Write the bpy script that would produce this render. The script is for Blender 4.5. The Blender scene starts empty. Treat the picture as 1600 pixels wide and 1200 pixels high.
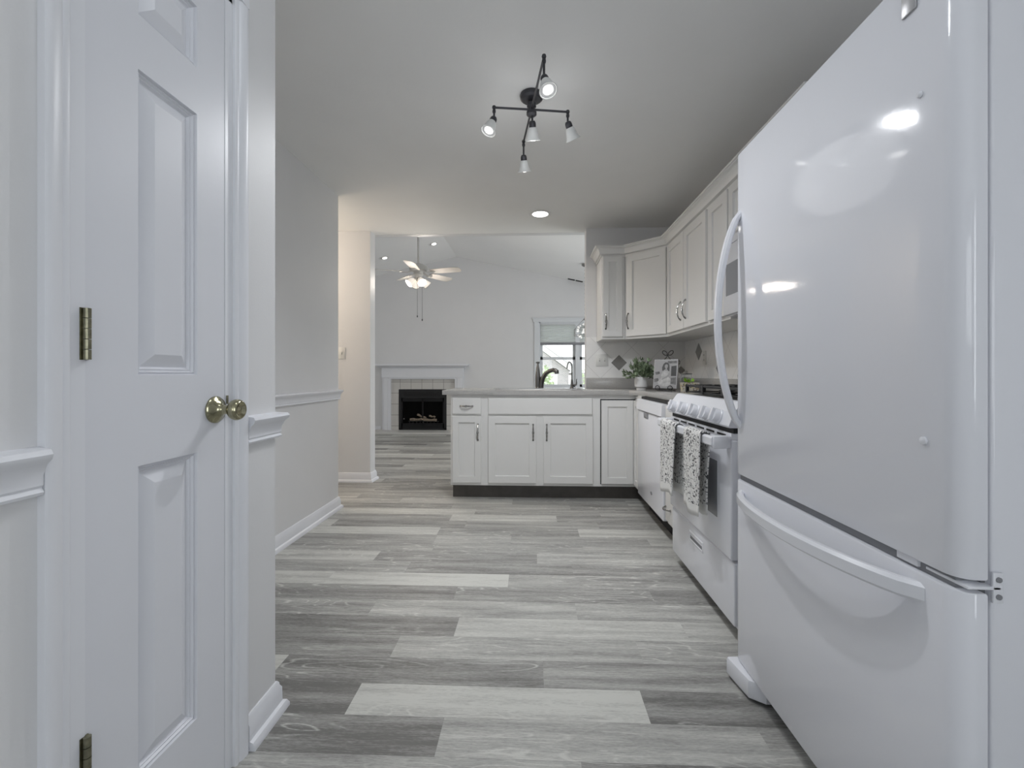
import bpy, bmesh, math, random
from mathutils import Vector, Matrix
random.seed(7)
PI = math.pi
SC = bpy.context.scene
COL = SC.collection

# ------------------------------------------------------------------ camera, world, lights, exposure
F_PX, T_YAW, EYE = 700.0, 0.04, 1.046
cam_d = bpy.data.cameras.new('camera'); cam = bpy.data.objects.new('camera', cam_d); COL.objects.link(cam)
cam.location = (0, 0, EYE); cam.rotation_euler = (PI/2, 0, math.atan(T_YAW))
cam_d.sensor_fit = 'HORIZONTAL'; cam_d.sensor_width = 36.0; cam_d.lens = F_PX/1600*36
cam_d.shift_x = -5/1600; cam_d.shift_y = -15/1600; cam_d.clip_start = 0.02; cam_d.clip_end = 200
SC.camera = cam
SC.view_settings.view_transform = 'Standard'; SC.view_settings.look = 'None'
SC.view_settings.gamma = 1.0; SC.view_settings.use_curve_mapping = False
SC.view_settings.exposure = -0.05
SC.cycles.use_denoising = True
SC.cycles.max_bounces = 10; SC.cycles.diffuse_bounces = 6; SC.cycles.glossy_bounces = 4
SC.cycles.sample_clamp_indirect = 6.0; SC.cycles.caustics_reflective = False; SC.cycles.caustics_refractive = False

wd = bpy.data.worlds.new('sky'); SC.world = wd; wd.use_nodes = True
wn = wd.node_tree.nodes; wn['Background'].inputs[0].default_value = (0.93, 0.97, 1.0, 1); wn['Background'].inputs[1].default_value = 2.6

def lamp(name, kind, loc, power, color, size=0.1, direction=None, size_y=None, spot=None, blend=0.5):
    d = bpy.data.lights.new(name, kind); d.energy = power; d.color = color
    if kind == 'AREA':
        d.size = size
        if size_y: d.shape = 'RECTANGLE'; d.size_y = size_y
        else: d.shape = 'DISK'
    else: d.shadow_soft_size = size
    if kind == 'SPOT': d.spot_size = spot; d.spot_blend = blend
    o = bpy.data.objects.new(name, d); COL.objects.link(o); o.location = loc
    if direction is not None:
        o.rotation_euler = Vector(direction).to_track_quat('-Z', 'Y').to_euler()
    return o
COOL = (0.90, 0.95, 1.0); WARM = (1.0, 0.84, 0.66); SOFT = (1.0, 0.9, 0.78)
lamp('entry_ceiling_lamp', 'POINT', (0.0, 0.93, 2.34), 3.7, COOL, 0.06)
lamp('rear_fill_daylight', 'AREA', (0.2, -2.75, 1.48), 1.8, (0.88, 0.94, 1.0), 1.4, (0, 1, -0.05), 1.1)  # added window light behind the camera, cool fill from the rear
lamp('entry_right_fill', 'AREA', (1.56, -1.4, 1.25), 14, (0.90, 0.95, 1.0), 1.0, (-1, 0, 0), 1.5)  # added fill for the pantry door and left walls, no known window
lamp('living_left_fill', 'AREA', (-5.1, 6.2, 1.45), 7, (0.93, 0.97, 1.0), 0.7, (1, 0, 0), 1.1)  # added unseen light from the left, evens out the far wall
lamp('living_right_fill', 'AREA', (2.75, 5.7, 1.25), 26, (0.93, 0.97, 1.0), 2.4, (-1, 0, 0), 1.9)  # added unseen light from the right, brightens the living room
lamp('hall_ceiling_lamp', 'POINT', (-2.75, 3.86, 2.05), 22, WARM, 0.12)

# ------------------------------------------------------------------ materials
def new_mat(name):
    m = bpy.data.materials.new(name); m.use_nodes = True
    nt = m.node_tree; b = nt.nodes['Principled BSDF']
    return m, nt, b
def mat(name, col, rough=0.5, metal=0.0, spec=0.5, coat=0.0, bump=0.0, bscale=200.0, var=0.0, vscale=3.0, trans=0.0, emit=None, estr=0.0, ior=None, sheen=0.0):
    m, nt, b = new_mat(name)
    b.inputs['Base Color'].default_value = (*col, 1); b.inputs['Roughness'].default_value = rough
    b.inputs['Metallic'].default_value = metal; b.inputs['Specular IOR Level'].default_value = spec
    b.inputs['Coat Weight'].default_value = coat; b.inputs['Coat Roughness'].default_value = 0.08
    b.inputs['Transmission Weight'].default_value = trans
    if ior: b.inputs['IOR'].default_value = ior
    if emit: b.inputs['Emission Color'].default_value = (*emit, 1); b.inputs['Emission Strength'].default_value = estr
    tc = nt.nodes.new('ShaderNodeTexCoord')
    if bump:
        n = nt.nodes.new('ShaderNodeTexNoise'); n.inputs['Scale'].default_value = bscale; n.inputs['Detail'].default_value = 3
        bp = nt.nodes.new('ShaderNodeBump'); bp.inputs['Strength'].default_value = bump; bp.inputs['Distance'].default_value = 0.002
        nt.links.new(tc.outputs['Object'], n.inputs['Vector']); nt.links.new(n.outputs['Fac'], bp.inputs['Height'])
        nt.links.new(bp.outputs['Normal'], b.inputs['Normal'])
    if var:
        n = nt.nodes.new('ShaderNodeTexNoise'); n.inputs['Scale'].default_value = vscale; n.inputs['Detail'].default_value = 5
        r = nt.nodes.new('ShaderNodeValToRGB')
        r.color_ramp.elements[0].position = 0.3; r.color_ramp.elements[1].position = 0.7
        r.color_ramp.elements[0].color = (*[c*(1-var) for c in col], 1); r.color_ramp.elements[1].color = (*[min(1, c*(1+var)) for c in col], 1)
        nt.links.new(tc.outputs['Object'], n.inputs['Vector']); nt.links.new(n.outputs['Fac'], r.inputs['Fac'])
        nt.links.new(r.outputs['Color'], b.inputs['Base Color'])
    return m
def emis(name, col, s):
    m, nt, b = new_mat(name)
    b.inputs['Base Color'].default_value = (*col, 1); b.inputs['Emission Color'].default_value = (*col, 1); b.inputs['Emission Strength'].default_value = s
    return m

M = {}
M['wall'] = mat('wall_paint', (0.685, 0.685, 0.692), 0.5, bump=0.12, bscale=160, var=0.015)
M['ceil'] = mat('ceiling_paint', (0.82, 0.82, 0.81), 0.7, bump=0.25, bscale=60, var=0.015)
M['vault'] = mat('ceiling_paint_lifted', (0.89, 0.89, 0.885), 0.7, bump=0.25, bscale=60, var=0.01)  # ceiling paint made lighter for the vault, in place of missing light
M['trim'] = mat('trim_paint', (0.73, 0.74, 0.775), 0.38, var=0.01)
M['door'] = mat('door_paint', (0.69, 0.70, 0.74), 0.42, bump=0.12, bscale=45, var=0.012)
M['cab'] = mat('cabinet_paint', (0.70, 0.695, 0.68), 0.38, var=0.012)
M['app'] = mat('appliance_enamel', (0.765, 0.775, 0.82), 0.075, coat=0.0, bump=0.035, bscale=90)
M['app2'] = mat('appliance_plastic', (0.77, 0.78, 0.82), 0.25)
M['gask'] = mat('grey_gasket', (0.22, 0.225, 0.24), 0.6)
M['dark'] = mat('dark_gap', (0.015, 0.015, 0.016), 0.7)  # near-black that puts shade into gaps; also colours some dark parts
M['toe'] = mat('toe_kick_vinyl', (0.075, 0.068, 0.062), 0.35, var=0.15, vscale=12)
M['nickel'] = mat('brushed_nickel', (0.36, 0.355, 0.345), 0.22, 1.0, bump=0.1, bscale=300)
M['faucet'] = mat('faucet_nickel', (0.17, 0.166, 0.16), 0.34, 1.0, bump=0.05, bscale=300)
M['steel'] = mat('sink_steel', (0.40, 0.40, 0.40), 0.45, 1.0)
M['iron'] = mat('black_iron', (0.018, 0.018, 0.019), 0.45, bump=0.2, bscale=120)
M['bronze'] = mat('dark_bronze', (0.055, 0.055, 0.062), 0.40, 0.5, bump=0.08, bscale=200)
M['brass'] = mat('aged_brass', (0.36, 0.34, 0.23), 0.18, 1.0, var=0.12, vscale=60)
M['brass2'] = mat('tarnished_brass', (0.25, 0.24, 0.17), 0.35, 1.0, var=0.25, vscale=80)
M['plate'] = mat('switch_plastic', (0.70, 0.70, 0.68), 0.35)
M['black'] = mat('black_enamel', (0.010, 0.010, 0.011), 0.30, spec=0.3)
M['blackmatte'] = mat('black_matte', (0.022, 0.022, 0.023), 0.6, spec=0.25)
M['fireglass'] = mat('firebox_black', (0.004, 0.004, 0.004), 0.9, spec=0.05)
M['log'] = mat('ceramic_log', (0.20, 0.16, 0.12), 0.85, bump=0.6, bscale=50, var=0.45, vscale=22)
M['ovenglass'] = mat('oven_glass', (0.27, 0.275, 0.295), 0.10, coat=0.2)
M['frost'] = mat('frosted_glass', (0.66, 0.67, 0.66), 0.35)
M['bulb'] = emis('lit_bulb', (1.0, 0.98, 0.95), 9.0)
M['bulbw'] = emis('warm_lit_glass', (1.0, 0.92, 0.82), 0.55)
M['can_dim'] = emis('dim_diffuser', (1.0, 0.96, 0.90), 0.8)
M['can'] = emis('lit_diffuser', (1.0, 0.97, 0.93), 5.0)
M['crystal'] = mat('crystal_glass', (0.9, 0.9, 0.9), 0.05, trans=0.85, ior=1.5, emit=(1, 0.97, 0.92), estr=0.25)
M['leaf'] = mat('plant_leaf', (0.19, 0.245, 0.155), 0.45, var=0.5, vscale=25)
M['lime'] = mat('lime_leaf', (0.22, 0.42, 0.04), 0.45, var=0.25, vscale=60)
M['pot'] = mat('white_ceramic', (0.70, 0.70, 0.70), 0.25, coat=0.3)
M['soil'] = mat('soil', (0.05, 0.04, 0.03), 0.9, bump=0.5)
M['fan'] = mat('fan_white', (0.56, 0.55, 0.53), 0.4)
M['fanblade'] = mat('fan_blade', (0.50, 0.48, 0.45), 0.55, var=0.03)
M['shade'] = mat('cellular_shade', (0.74, 0.76, 0.75), 0.8)
M['vinyl'] = mat('window_vinyl', (0.66, 0.68, 0.70), 0.35)
M['hearth'] = mat('hearth_tile', (0.60, 0.59, 0.565), 0.35, var=0.04, vscale=8)
M['screen'] = mat('dark_slot', (0.02, 0.02, 0.02), 0.8)
M['paper'] = mat('print_paper', (0.33, 0.33, 0.335), 0.3, coat=0.3)
M['p_hair'] = mat('print_hair', (0.06, 0.06, 0.06), 0.35); M['p_skin'] = mat('print_skin', (0.30, 0.30, 0.30), 0.35)
M['p_dress'] = mat('print_dress', (0.44, 0.44, 0.44), 0.35, var=0.3, vscale=30); M['p_dark'] = mat('print_dark', (0.03, 0.03, 0.03), 0.35)
M['p_mid'] = mat('print_grey', (0.13, 0.13, 0.13), 0.35, var=0.5, vscale=45)
M['frame'] = mat('frame_silver', (0.45, 0.45, 0.46), 0.35, 0.4)
M['white'] = mat('plain_white', (0.72, 0.72, 0.72), 0.5)
M['outwhite'] = mat('outdoor_white_paint', (0.92, 0.92, 0.92), 0.6)
M['lens'] = mat('frosted_lens', (0.62, 0.63, 0.64), 0.4)
M['cangrey'] = mat('downlight_baffle', (0.42, 0.41, 0.39), 0.5)
M['grass'] = mat('lawn_grass', (0.46, 0.50, 0.40), 0.9, var=0.4, vscale=3)
M['foliage'] = mat('tree_leaf', (0.55, 0.66, 0.42), 0.8, var=0.4, vscale=5)
M['bark'] = mat('tree_bark', (0.18, 0.13, 0.09), 0.9, var=0.3, vscale=20)
M['roof'] = mat('roof_shingle', (0.62, 0.61, 0.62), 0.9, var=0.12, vscale=30)

# clear pane
m, nt, b = new_mat('window_glass'); tr = nt.nodes.new('ShaderNodeBsdfTransparent'); gl = nt.nodes.new('ShaderNodeBsdfGlossy'); gl.inputs['Roughness'].default_value = 0.02
fr = nt.nodes.new('ShaderNodeFresnel'); fr.inputs['IOR'].default_value = 1.45; mxs = nt.nodes.new('ShaderNodeMixShader')
nt.links.new(fr.outputs[0], mxs.inputs[0]); nt.links.new(tr.outputs[0], mxs.inputs[1]); nt.links.new(gl.outputs[0], mxs.inputs[2]); nt.links.new(mxs.outputs[0], nt.nodes['Material Output'].inputs['Surface']); nt.nodes.remove(b)
M['glass'] = m
m, nt, b = new_mat('jar_glass'); b.inputs['Base Color'].default_value = (0.95, 0.97, 0.97, 1); b.inputs['Roughness'].default_value = 0.03
b.inputs['Transmission Weight'].default_value = 1.0; b.inputs['IOR'].default_value = 1.3
M['jar'] = m

def nd(nt, typ, **kw):
    n = nt.nodes.new('ShaderNode'+typ)
    for k, v in kw.items():
        if k in n.inputs: n.inputs[k].default_value = v
        else: setattr(n, k, v)
    return n
def mth(nt, op, a, b=None, c=None):
    n = nt.nodes.new('ShaderNodeMath'); n.operation = op
    for i, x in enumerate((a, b, c)):
        if x is None: continue
        if isinstance(x, (int, float)): n.inputs[i].default_value = x
        else: nt.links.new(x, n.inputs[i])
    return n.outputs[0]

# countertop quartz: grey with fine flecks
m, nt, b = new_mat('grey_quartz'); b.inputs['Roughness'].default_value = 0.16; b.inputs['Coat Weight'].default_value = 0.2
tc = nd(nt, 'TexCoord'); n1 = nd(nt, 'TexNoise', Scale=260.0, Detail=2.0); n2 = nd(nt, 'TexNoise', Scale=9.0, Detail=4.0)
r = nd(nt, 'ValToRGB'); r.color_ramp.elements[0].color = (0.345, 0.338, 0.326, 1); r.color_ramp.elements[1].color = (0.44, 0.43, 0.415, 1)
r.color_ramp.elements[0].position = 0.35; r.color_ramp.elements[1].position = 0.65
nt.links.new(tc.outputs['Object'], n1.inputs['Vector']); nt.links.new(tc.outputs['Object'], n2.inputs['Vector'])
nt.links.new(mth(nt, 'ADD', mth(nt, 'MULTIPLY', n1.outputs['Fac'], 0.85), mth(nt, 'MULTIPLY', n2.outputs['Fac'], 0.15)), r.inputs['Fac'])
nt.links.new(r.outputs['Color'], b.inputs['Base Color']); M['quartz'] = m

# diagonal square tile; axis picks the horizontal coordinate
def tile_mat(name, axis, col, groute, pitch, u0, z0, straight=False, gw=0.0018):
    m, nt, b = new_mat(name); b.inputs['Roughness'].default_value = 0.3
    g = nd(nt, 'NewGeometry'); sx = nd(nt, 'SeparateXYZ'); nt.links.new(g.outputs['Position'], sx.inputs[0])
    u = mth(nt, 'SUBTRACT', sx.outputs[axis], u0); z = mth(nt, 'SUBTRACT', sx.outputs[2], z0)
    if straight: a, c = u, z
    else: a = mth(nt, 'MULTIPLY', mth(nt, 'ADD', u, z), 0.7071); c = mth(nt, 'MULTIPLY', mth(nt, 'SUBTRACT', u, z), 0.7071)
    fs = []
    for q in (a, c):
        p = mth(nt, 'FRACT', mth(nt, 'DIVIDE', q, pitch)); d = mth(nt, 'ABSOLUTE', mth(nt, 'SUBTRACT', p, 0.5))
        fs.append(mth(nt, 'GREATER_THAN', d, 0.5 - gw/pitch))
    f = mth(nt, 'MAXIMUM', fs[0], fs[1])
    n = nd(nt, 'TexNoise', Scale=7.0, Detail=3.0); nt.links.new(g.outputs['Position'], n.inputs['Vector'])
    r = nd(nt, 'ValToRGB'); r.color_ramp.elements[0].color = (*[x*0.94 for x in col], 1); r.color_ramp.elements[1].color = (*[x*1.05 for x in col], 1)
    nt.links.new(n.outputs['Fac'], r.inputs['Fac'])
    mx = nd(nt, 'Mix', data_type='RGBA'); nt.links.new(f, mx.inputs[0]); nt.links.new(r.outputs['Color'], mx.inputs[6]); mx.inputs[7].default_value = (*groute, 1)
    nt.links.new(mx.outputs[2], b.inputs['Base Color'])
    return m
M['tile_back'] = tile_mat('backsplash_tile_back', 0, (0.86, 0.855, 0.845), (0.66, 0.65, 0.64), 0.2085, 0.787, 1.155)
M['tile_right'] = tile_mat('backsplash_tile_right', 1, (0.86, 0.855, 0.845), (0.66, 0.65, 0.64), 0.2085, 3.50, 1.10)
M['diamond'] = mat('grey_accent_tile', (0.24, 0.235, 0.225), 0.3, var=0.06, vscale=20)
nt = M['shade'].node_tree; tr = nd(nt, 'BsdfTranslucent'); tr.inputs['Color'].default_value = (0.80, 0.83, 0.83, 1); mxs = nd(nt, 'MixShader'); mxs.inputs[0].default_value = 0.45
nt.links.new(nt.nodes['Principled BSDF'].outputs[0], mxs.inputs[1]); nt.links.new(tr.outputs[0], mxs.inputs[2]); nt.links.new(mxs.outputs[0], nt.nodes['Material Output'].inputs['Surface'])
M['fptile'] = tile_mat('fireplace_tile', 0, (0.58, 0.565, 0.54), (0.25, 0.235, 0.22), 0.2, -2.43, 0.105, True, 0.004)

# vinyl plank floor: tone per plank comes with the mesh, grain from noise
m, nt, b = new_mat('vinyl_plank_floor')
at = nd(nt, 'Attribute', attribute_name='plank'); sp = nd(nt, 'SeparateXYZ'); nt.links.new(at.outputs['Vector'], sp.inputs[0])
g = nd(nt, 'NewGeometry'); sx = nd(nt, 'SeparateXYZ'); nt.links.new(g.outputs['Position'], sx.inputs[0])
px = mth(nt, 'ADD', sx.outputs[0], mth(nt, 'MULTIPLY', sp.outputs[1], 37.0)); py = mth(nt, 'ADD', sx.outputs[1], mth(nt, 'MULTIPLY', sp.outputs[2], 23.0))
def vec(ax, ay):
    c = nd(nt, 'CombineXYZ'); nt.links.new(mth(nt, 'MULTIPLY', px, ax), c.inputs[0]); nt.links.new(mth(nt, 'MULTIPLY', py, ay), c.inputs[1]); return c.outputs[0]
nA = nd(nt, 'TexNoise', Scale=1.0, Detail=5.0, Roughness=0.6); nt.links.new(vec(1.5, 19.0), nA.inputs['Vector'])
nB = nd(nt, 'TexNoise', Scale=1.0, Detail=6.0, Roughness=0.75); nt.links.new(vec(14.0, 190.0), nB.inputs['Vector'])
nC = nd(nt, 'TexNoise', Scale=1.0, Detail=2.0); nt.links.new(vec(1.3, 8.0), nC.inputs['Vector'])
nD = nd(nt, 'TexNoise', Scale=1.0, Detail=3.0, Roughness=0.65); nt.links.new(vec(55.0, 330.0), nD.inputs['Vector'])
# growth rings: iso-lines of a stretched noise field
ring = mth(nt, 'FRACT', mth(nt, 'MULTIPLY', nC.outputs['Fac'], 15.0))
line = mth(nt, 'SUBTRACT', 1.0, mth(nt, 'MINIMUM', mth(nt, 'DIVIDE', mth(nt, 'ABSOLUTE', mth(nt, 'SUBTRACT', ring, 0.5)), 0.11), 1.0))
nE = nd(nt, 'TexNoise', Scale=1.0, Detail=2.0); nt.links.new(vec(1.5, 6.0), nE.inputs['Vector']); 
msk = nd(nt, 'ValToRGB'); msk.color_ramp.elements[0].position = 0.47; msk.color_ramp.elements[1].position = 0.56; nt.links.new(nE.outputs['Color'], msk.inputs['Fac'])
streak = mth(nt, 'MULTIPLY', mth(nt, 'MULTIPLY', line, msk.outputs['Color']), mth(nt, 'MULTIPLY', nD.outputs['Fac'], 1.35))
streak = mth(nt, 'MULTIPLY', streak, mth(nt, 'SUBTRACT', 1.05, mth(nt, 'MULTIPLY', sp.outputs[0], 0.8)))
tone = mth(nt, 'ADD', sp.outputs[0], mth(nt, 'MULTIPLY', mth(nt, 'SUBTRACT', nA.outputs['Fac'], 0.5), 1.5))
tone = mth(nt, 'ADD', tone, mth(nt, 'MULTIPLY', mth(nt, 'SUBTRACT', nB.outputs['Fac'], 0.5), 1.15))
tone = mth(nt, 'ADD', tone, mth(nt, 'MULTIPLY', mth(nt, 'SUBTRACT', nD.outputs['Fac'], 0.5), 0.8))
tone = mth(nt, 'ADD', tone, streak)
seam = mth(nt, 'ABSOLUTE', mth(nt, 'SUBTRACT', mth(nt, 'FRACT', mth(nt, 'DIVIDE', mth(nt, 'ADD', sx.outputs[1], 20*0.1405-1.356), 0.1405)), 0.5))
tone = mth(nt, 'SUBTRACT', tone, mth(nt, 'MULTIPLY', mth(nt, 'GREATER_THAN', seam, 0.492), 0.2))
rp = nd(nt, 'ValToRGB'); e = rp.color_ramp.elements
e[0].position = 0.0; e[0].color = (0.155, 0.152, 0.145, 1); e[1].position = 1.0; e[1].color = (0.56, 0.56, 0.525, 1)
q = rp.color_ramp.elements.new(0.5); q.color = (0.35, 0.347, 0.33, 1)
nt.links.new(tone, rp.inputs['Fac']); nt.links.new(rp.outputs['Color'], b.inputs['Base Color'])
b.inputs['Roughness'].default_value = 0.42; b.inputs['Specular IOR Level'].default_value = 0.35
bp = nd(nt, 'Bump', Strength=0.12, Distance=0.001); nt.links.new(nB.outputs['Fac'], bp.inputs['Height']); nt.links.new(bp.outputs['Normal'], b.inputs['Normal'])
M['floor'] = m

# black-on-white botanical print for the towels
m, nt, b = new_mat('botanical_towel_cotton'); b.inputs['Roughness'].default_value = 0.9
uv = nd(nt, 'UVMap'); su = nd(nt, 'SeparateXYZ'); nt.links.new(uv.outputs[0], su.inputs[0])
nz = nd(nt, 'TexNoise', Scale=26.0, Detail=2.0); nt.links.new(uv.outputs[0], nz.inputs['Vector'])
mv = nd(nt, 'VectorMath', operation='MULTIPLY_ADD'); nt.links.new(nz.outputs['Color'], mv.inputs[0]); mv.inputs[1].default_value = (0.03, 0.03, 0); nt.links.new(uv.outputs[0], mv.inputs[2])
fs = []
for rot, sc_, th in ((0.7, (80, 190, 1), 0.27), (-0.8, (75, 185, 1), 0.25)):
    mp = nd(nt, 'Mapping'); mp.inputs['Rotation'].default_value = (0, 0, rot); mp.inputs['Scale'].default_value = sc_
    nt.links.new(mv.outputs[0], mp.inputs['Vector']); vo = nd(nt, 'TexVoronoi', Scale=0.45, Randomness=0.9); nt.links.new(mp.outputs[0], vo.inputs['Vector'])
    fs.append(mth(nt, 'LESS_THAN', vo.outputs['Distance'], th))
vs = nd(nt, 'TexNoise', Scale=34.0, Detail=1.0); nt.links.new(uv.outputs[0], vs.inputs['Vector'])
fs.append(mth(nt, 'LESS_THAN', mth(nt, 'ABSOLUTE', mth(nt, 'SUBTRACT', vs.outputs['Fac'], 0.5)), 0.014))
f = mth(nt, 'MAXIMUM', mth(nt, 'MAXIMUM', fs[0], fs[1]), fs[2])
f = mth(nt, 'MULTIPLY', f, mth(nt, 'GREATER_THAN', su.outputs[1], 0.045))
mx = nd(nt, 'Mix', data_type='RGBA'); nt.links.new(f, mx.inputs[0]); mx.inputs[6].default_value = (0.74, 0.735, 0.72, 1); mx.inputs[7].default_value = (0.075, 0.075, 0.08, 1)
nt.links.new(mx.outputs[2], b.inputs['Base Color']); M['towel'] = m

# mixed floral print of the little box, and outdoor brick
m, nt, b = new_mat('patterned_box_print'); b.inputs['Roughness'].default_value = 0.7
tc = nd(nt, 'TexCoord'); vo = nd(nt, 'TexVoronoi', Scale=130.0); nt.links.new(tc.outputs['Object'], vo.inputs['Vector'])
r = nd(nt, 'ValToRGB'); r.color_ramp.interpolation = 'CONSTANT'; r.color_ramp.elements[0].color = (0.5, 0.47, 0.40, 1); r.color_ramp.elements[1].position = 0.45; r.color_ramp.elements[1].color = (0.30, 0.24, 0.17, 1)
for p_, c_ in ((0.6, (0.55, 0.5, 0.2, 1)), (0.72, (0.45, 0.45, 0.43, 1)), (0.86, (0.12, 0.11, 0.1, 1))): q = r.color_ramp.elements.new(p_); q.color = c_
sc3 = nd(nt, 'SeparateColor'); nt.links.new(vo.outputs['Color'], sc3.inputs[0]); nt.links.new(sc3.outputs[0], r.inputs['Fac']); nt.links.new(r.outputs['Color'], b.inputs['Base Color']); M['print'] = m
m, nt, b = new_mat('outdoor_brick'); b.inputs['Roughness'].default_value = 0.9
g = nd(nt, 'NewGeometry'); sx = nd(nt, 'SeparateXYZ'); nt.links.new(g.outputs['Position'], sx.inputs[0]); cb = nd(nt, 'CombineXYZ'); nt.links.new(sx.outputs[0], cb.inputs[0]); nt.links.new(sx.outputs[2], cb.inputs[1])
bk = nd(nt, 'TexBrick', Scale=4.0); bk.inputs['Color1'].default_value = (0.50, 0.465, 0.475, 1); bk.inputs['Color2'].default_value = (0.38, 0.36, 0.375, 1); bk.inputs['Mortar'].default_value = (0.60, 0.59, 0.59, 1)
nt.links.new(cb.outputs[0], bk.inputs['Vector']); nt.links.new(bk.outputs['Color'], b.inputs['Base Color']); M['brick'] = m

# ------------------------------------------------------------------ mesh helpers
class MB:
    def __init__(s): s.bm = bmesh.new()
    def box(s, x0, x1, y0, y1, z0, z1, bev=0.0, seg=2):
        r = bmesh.ops.create_cube(s.bm, size=1.0)
        vs = r['verts']
        for v in vs: v.co = Vector(((x0+x1)/2+v.co.x*(x1-x0), (y0+y1)/2+v.co.y*(y1-y0), (z0+z1)/2+v.co.z*(z1-z0)))
        if bev:
            es = list({e for v in vs for e in v.link_edges})
            bmesh.ops.bevel(s.bm, geom=es, offset=bev, segments=seg, profile=0.5, affect='EDGES')
        return s
    def ngon(s, pts):
        return s.bm.faces.new([s.bm.verts.new(p) for p in pts])
    def prism(s, poly, z0, z1, f=None, bev=0.0):
        f = f or (lambda a, b, c: (a, b, c))
        lo = [s.bm.verts.new(f(a, b, z0)) for a, b in poly]; hi = [s.bm.verts.new(f(a, b, z1)) for a, b in poly]
        n = len(poly); fs = [s.bm.faces.new(lo[::-1]), s.bm.faces.new(hi)]
        for i in range(n): fs.append(s.bm.faces.new((lo[i], lo[(i+1) % n], hi[(i+1) % n], hi[i])))
        bmesh.ops.recalc_face_normals(s.bm, faces=fs)
        if bev:
            es = list({e for v in hi for e in v.link_edges if e.other_vert(v) in hi} | {e for v in lo for e in v.link_edges if e.other_vert(v) in lo})
            bmesh.ops.bevel(s.bm, geom=es, offset=bev, segments=2, profile=0.5, affect='EDGES')
        return s
    def tube(s, pts, rad, seg=10, closed=False, flat=None):
        pts = [Vector(p) for p in pts]; n = len(pts)
        rr = rad if isinstance(rad, (list, tuple)) else [rad]*n
        rings = []; prev = None
        for i, p in enumerate(pts):
            if closed: t = pts[(i+1) % n]-pts[i-1]
            else: t = pts[min(i+1, n-1)]-pts[max(i-1, 0)]
            t.normalize()
            if prev is None:
                a = Vector((0, 0, 1)) if abs(t.z) < 0.9 else Vector((1, 0, 0))
                u = t.cross(a).normalized()
            else:
                u = (prev - t*prev.dot(t)).normalized()
            prev = u; w = t.cross(u)
            rings.append([s.bm.verts.new(p+(u*math.cos(2*PI*k/seg)+w*math.sin(2*PI*k/seg))*rr[i]) for k in range(seg)])
        fs = []
        for i in range(n if closed else n-1):
            A, B = rings[i], rings[(i+1) % n]
            for k in range(seg): fs.append(s.bm.faces.new((A[k], A[(k+1) % seg], B[(k+1) % seg], B[k])))
        if not closed: fs += [s.bm.faces.new(rings[0][::-1]), s.bm.faces.new(rings[-1])]
        bmesh.ops.recalc_face_normals(s.bm, faces=fs)
        return s
    def lathe(s, prof, mtx=None, seg=24, cap=True):
        mtx = mtx or Matrix.Identity(4); rings = []
        for r_, z_ in prof:
            rings.append([s.bm.verts.new(mtx @ Vector((max(r_, 1e-5)*math.cos(2*PI*k/seg), max(r_, 1e-5)*math.sin(2*PI*k/seg), z_))) for k in range(seg)])
        fs = []
        for A, B in zip(rings, rings[1:]):
            for k in range(seg): fs.append(s.bm.faces.new((A[k], A[(k+1) % seg], B[(k+1) % seg], B[k])))
        if cap: fs += [s.bm.faces.new(rings[0][::-1]), s.bm.faces.new(rings[-1])]
        bmesh.ops.recalc_face_normals(s.bm, faces=fs)
        return s
    def sweep(s, prof, path, closed=False):
        # prof: (outward offset to the right of the walking direction, z); path: (x, y)
        P = [Vector(p) for p in path]; n = len(P); rings = []
        for i in range(n):
            d0 = (P[i]-P[i-1]).normalized() if (i > 0 or closed) else None
            d1 = (P[(i+1) % n]-P[i]).normalized() if (i < n-1 or closed) else None
            d0 = d0 or d1; d1 = d1 or d0
            n0 = Vector((d0.y, -d0.x)); n1 = Vector((d1.y, -d1.x)); mm = (n0+n1).normalized(); k = 1/max(0.2, mm.dot(n0))
            rings.append([s.bm.verts.new((P[i].x+mm.x*o*k, P[i].y+mm.y*o*k, z)) for o, z in prof])
        m_ = len(prof); fs = []
        for i in range(n if closed else n-1):
            A, B = rings[i], rings[(i+1) % n]
            for k in range(m_): fs.append(s.bm.faces.new((A[k], A[(k+1) % m_], B[(k+1) % m_], B[k])))
        if not closed: fs += [s.bm.faces.new(rings[0][::-1]), s.bm.faces.new(rings[-1])]
        bmesh.ops.recalc_face_normals(s.bm, faces=fs)
        return s
    def strip(s, pts, side, w, t):
        # bar of chamfered rectangular section, width along 'side'
        side = Vector(side).normalized(); pts = [Vector(p) for p in pts]; n = len(pts); rings = []; c = min(w, t)*0.3
        for i, p in enumerate(pts):
            tg = (pts[min(i+1, n-1)]-pts[max(i-1, 0)]).normalized(); up = tg.cross(side).normalized()
            q = [(-w/2+c, -t/2), (w/2-c, -t/2), (w/2, -t/2+c), (w/2, t/2-c), (w/2-c, t/2), (-w/2+c, t/2), (-w/2, t/2-c), (-w/2, -t/2+c)]
            rings.append([s.bm.verts.new(p+side*a+up*b_) for a, b_ in q])
        fs = []
        for A, B in zip(rings, rings[1:]):
            for k in range(8): fs.append(s.bm.faces.new((A[k], A[(k+1) % 8], B[(k+1) % 8], B[k])))
        fs += [s.bm.faces.new(rings[0][::-1]), s.bm.faces.new(rings[-1])]
        bmesh.ops.recalc_face_normals(s.bm, faces=fs)
        return s
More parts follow.
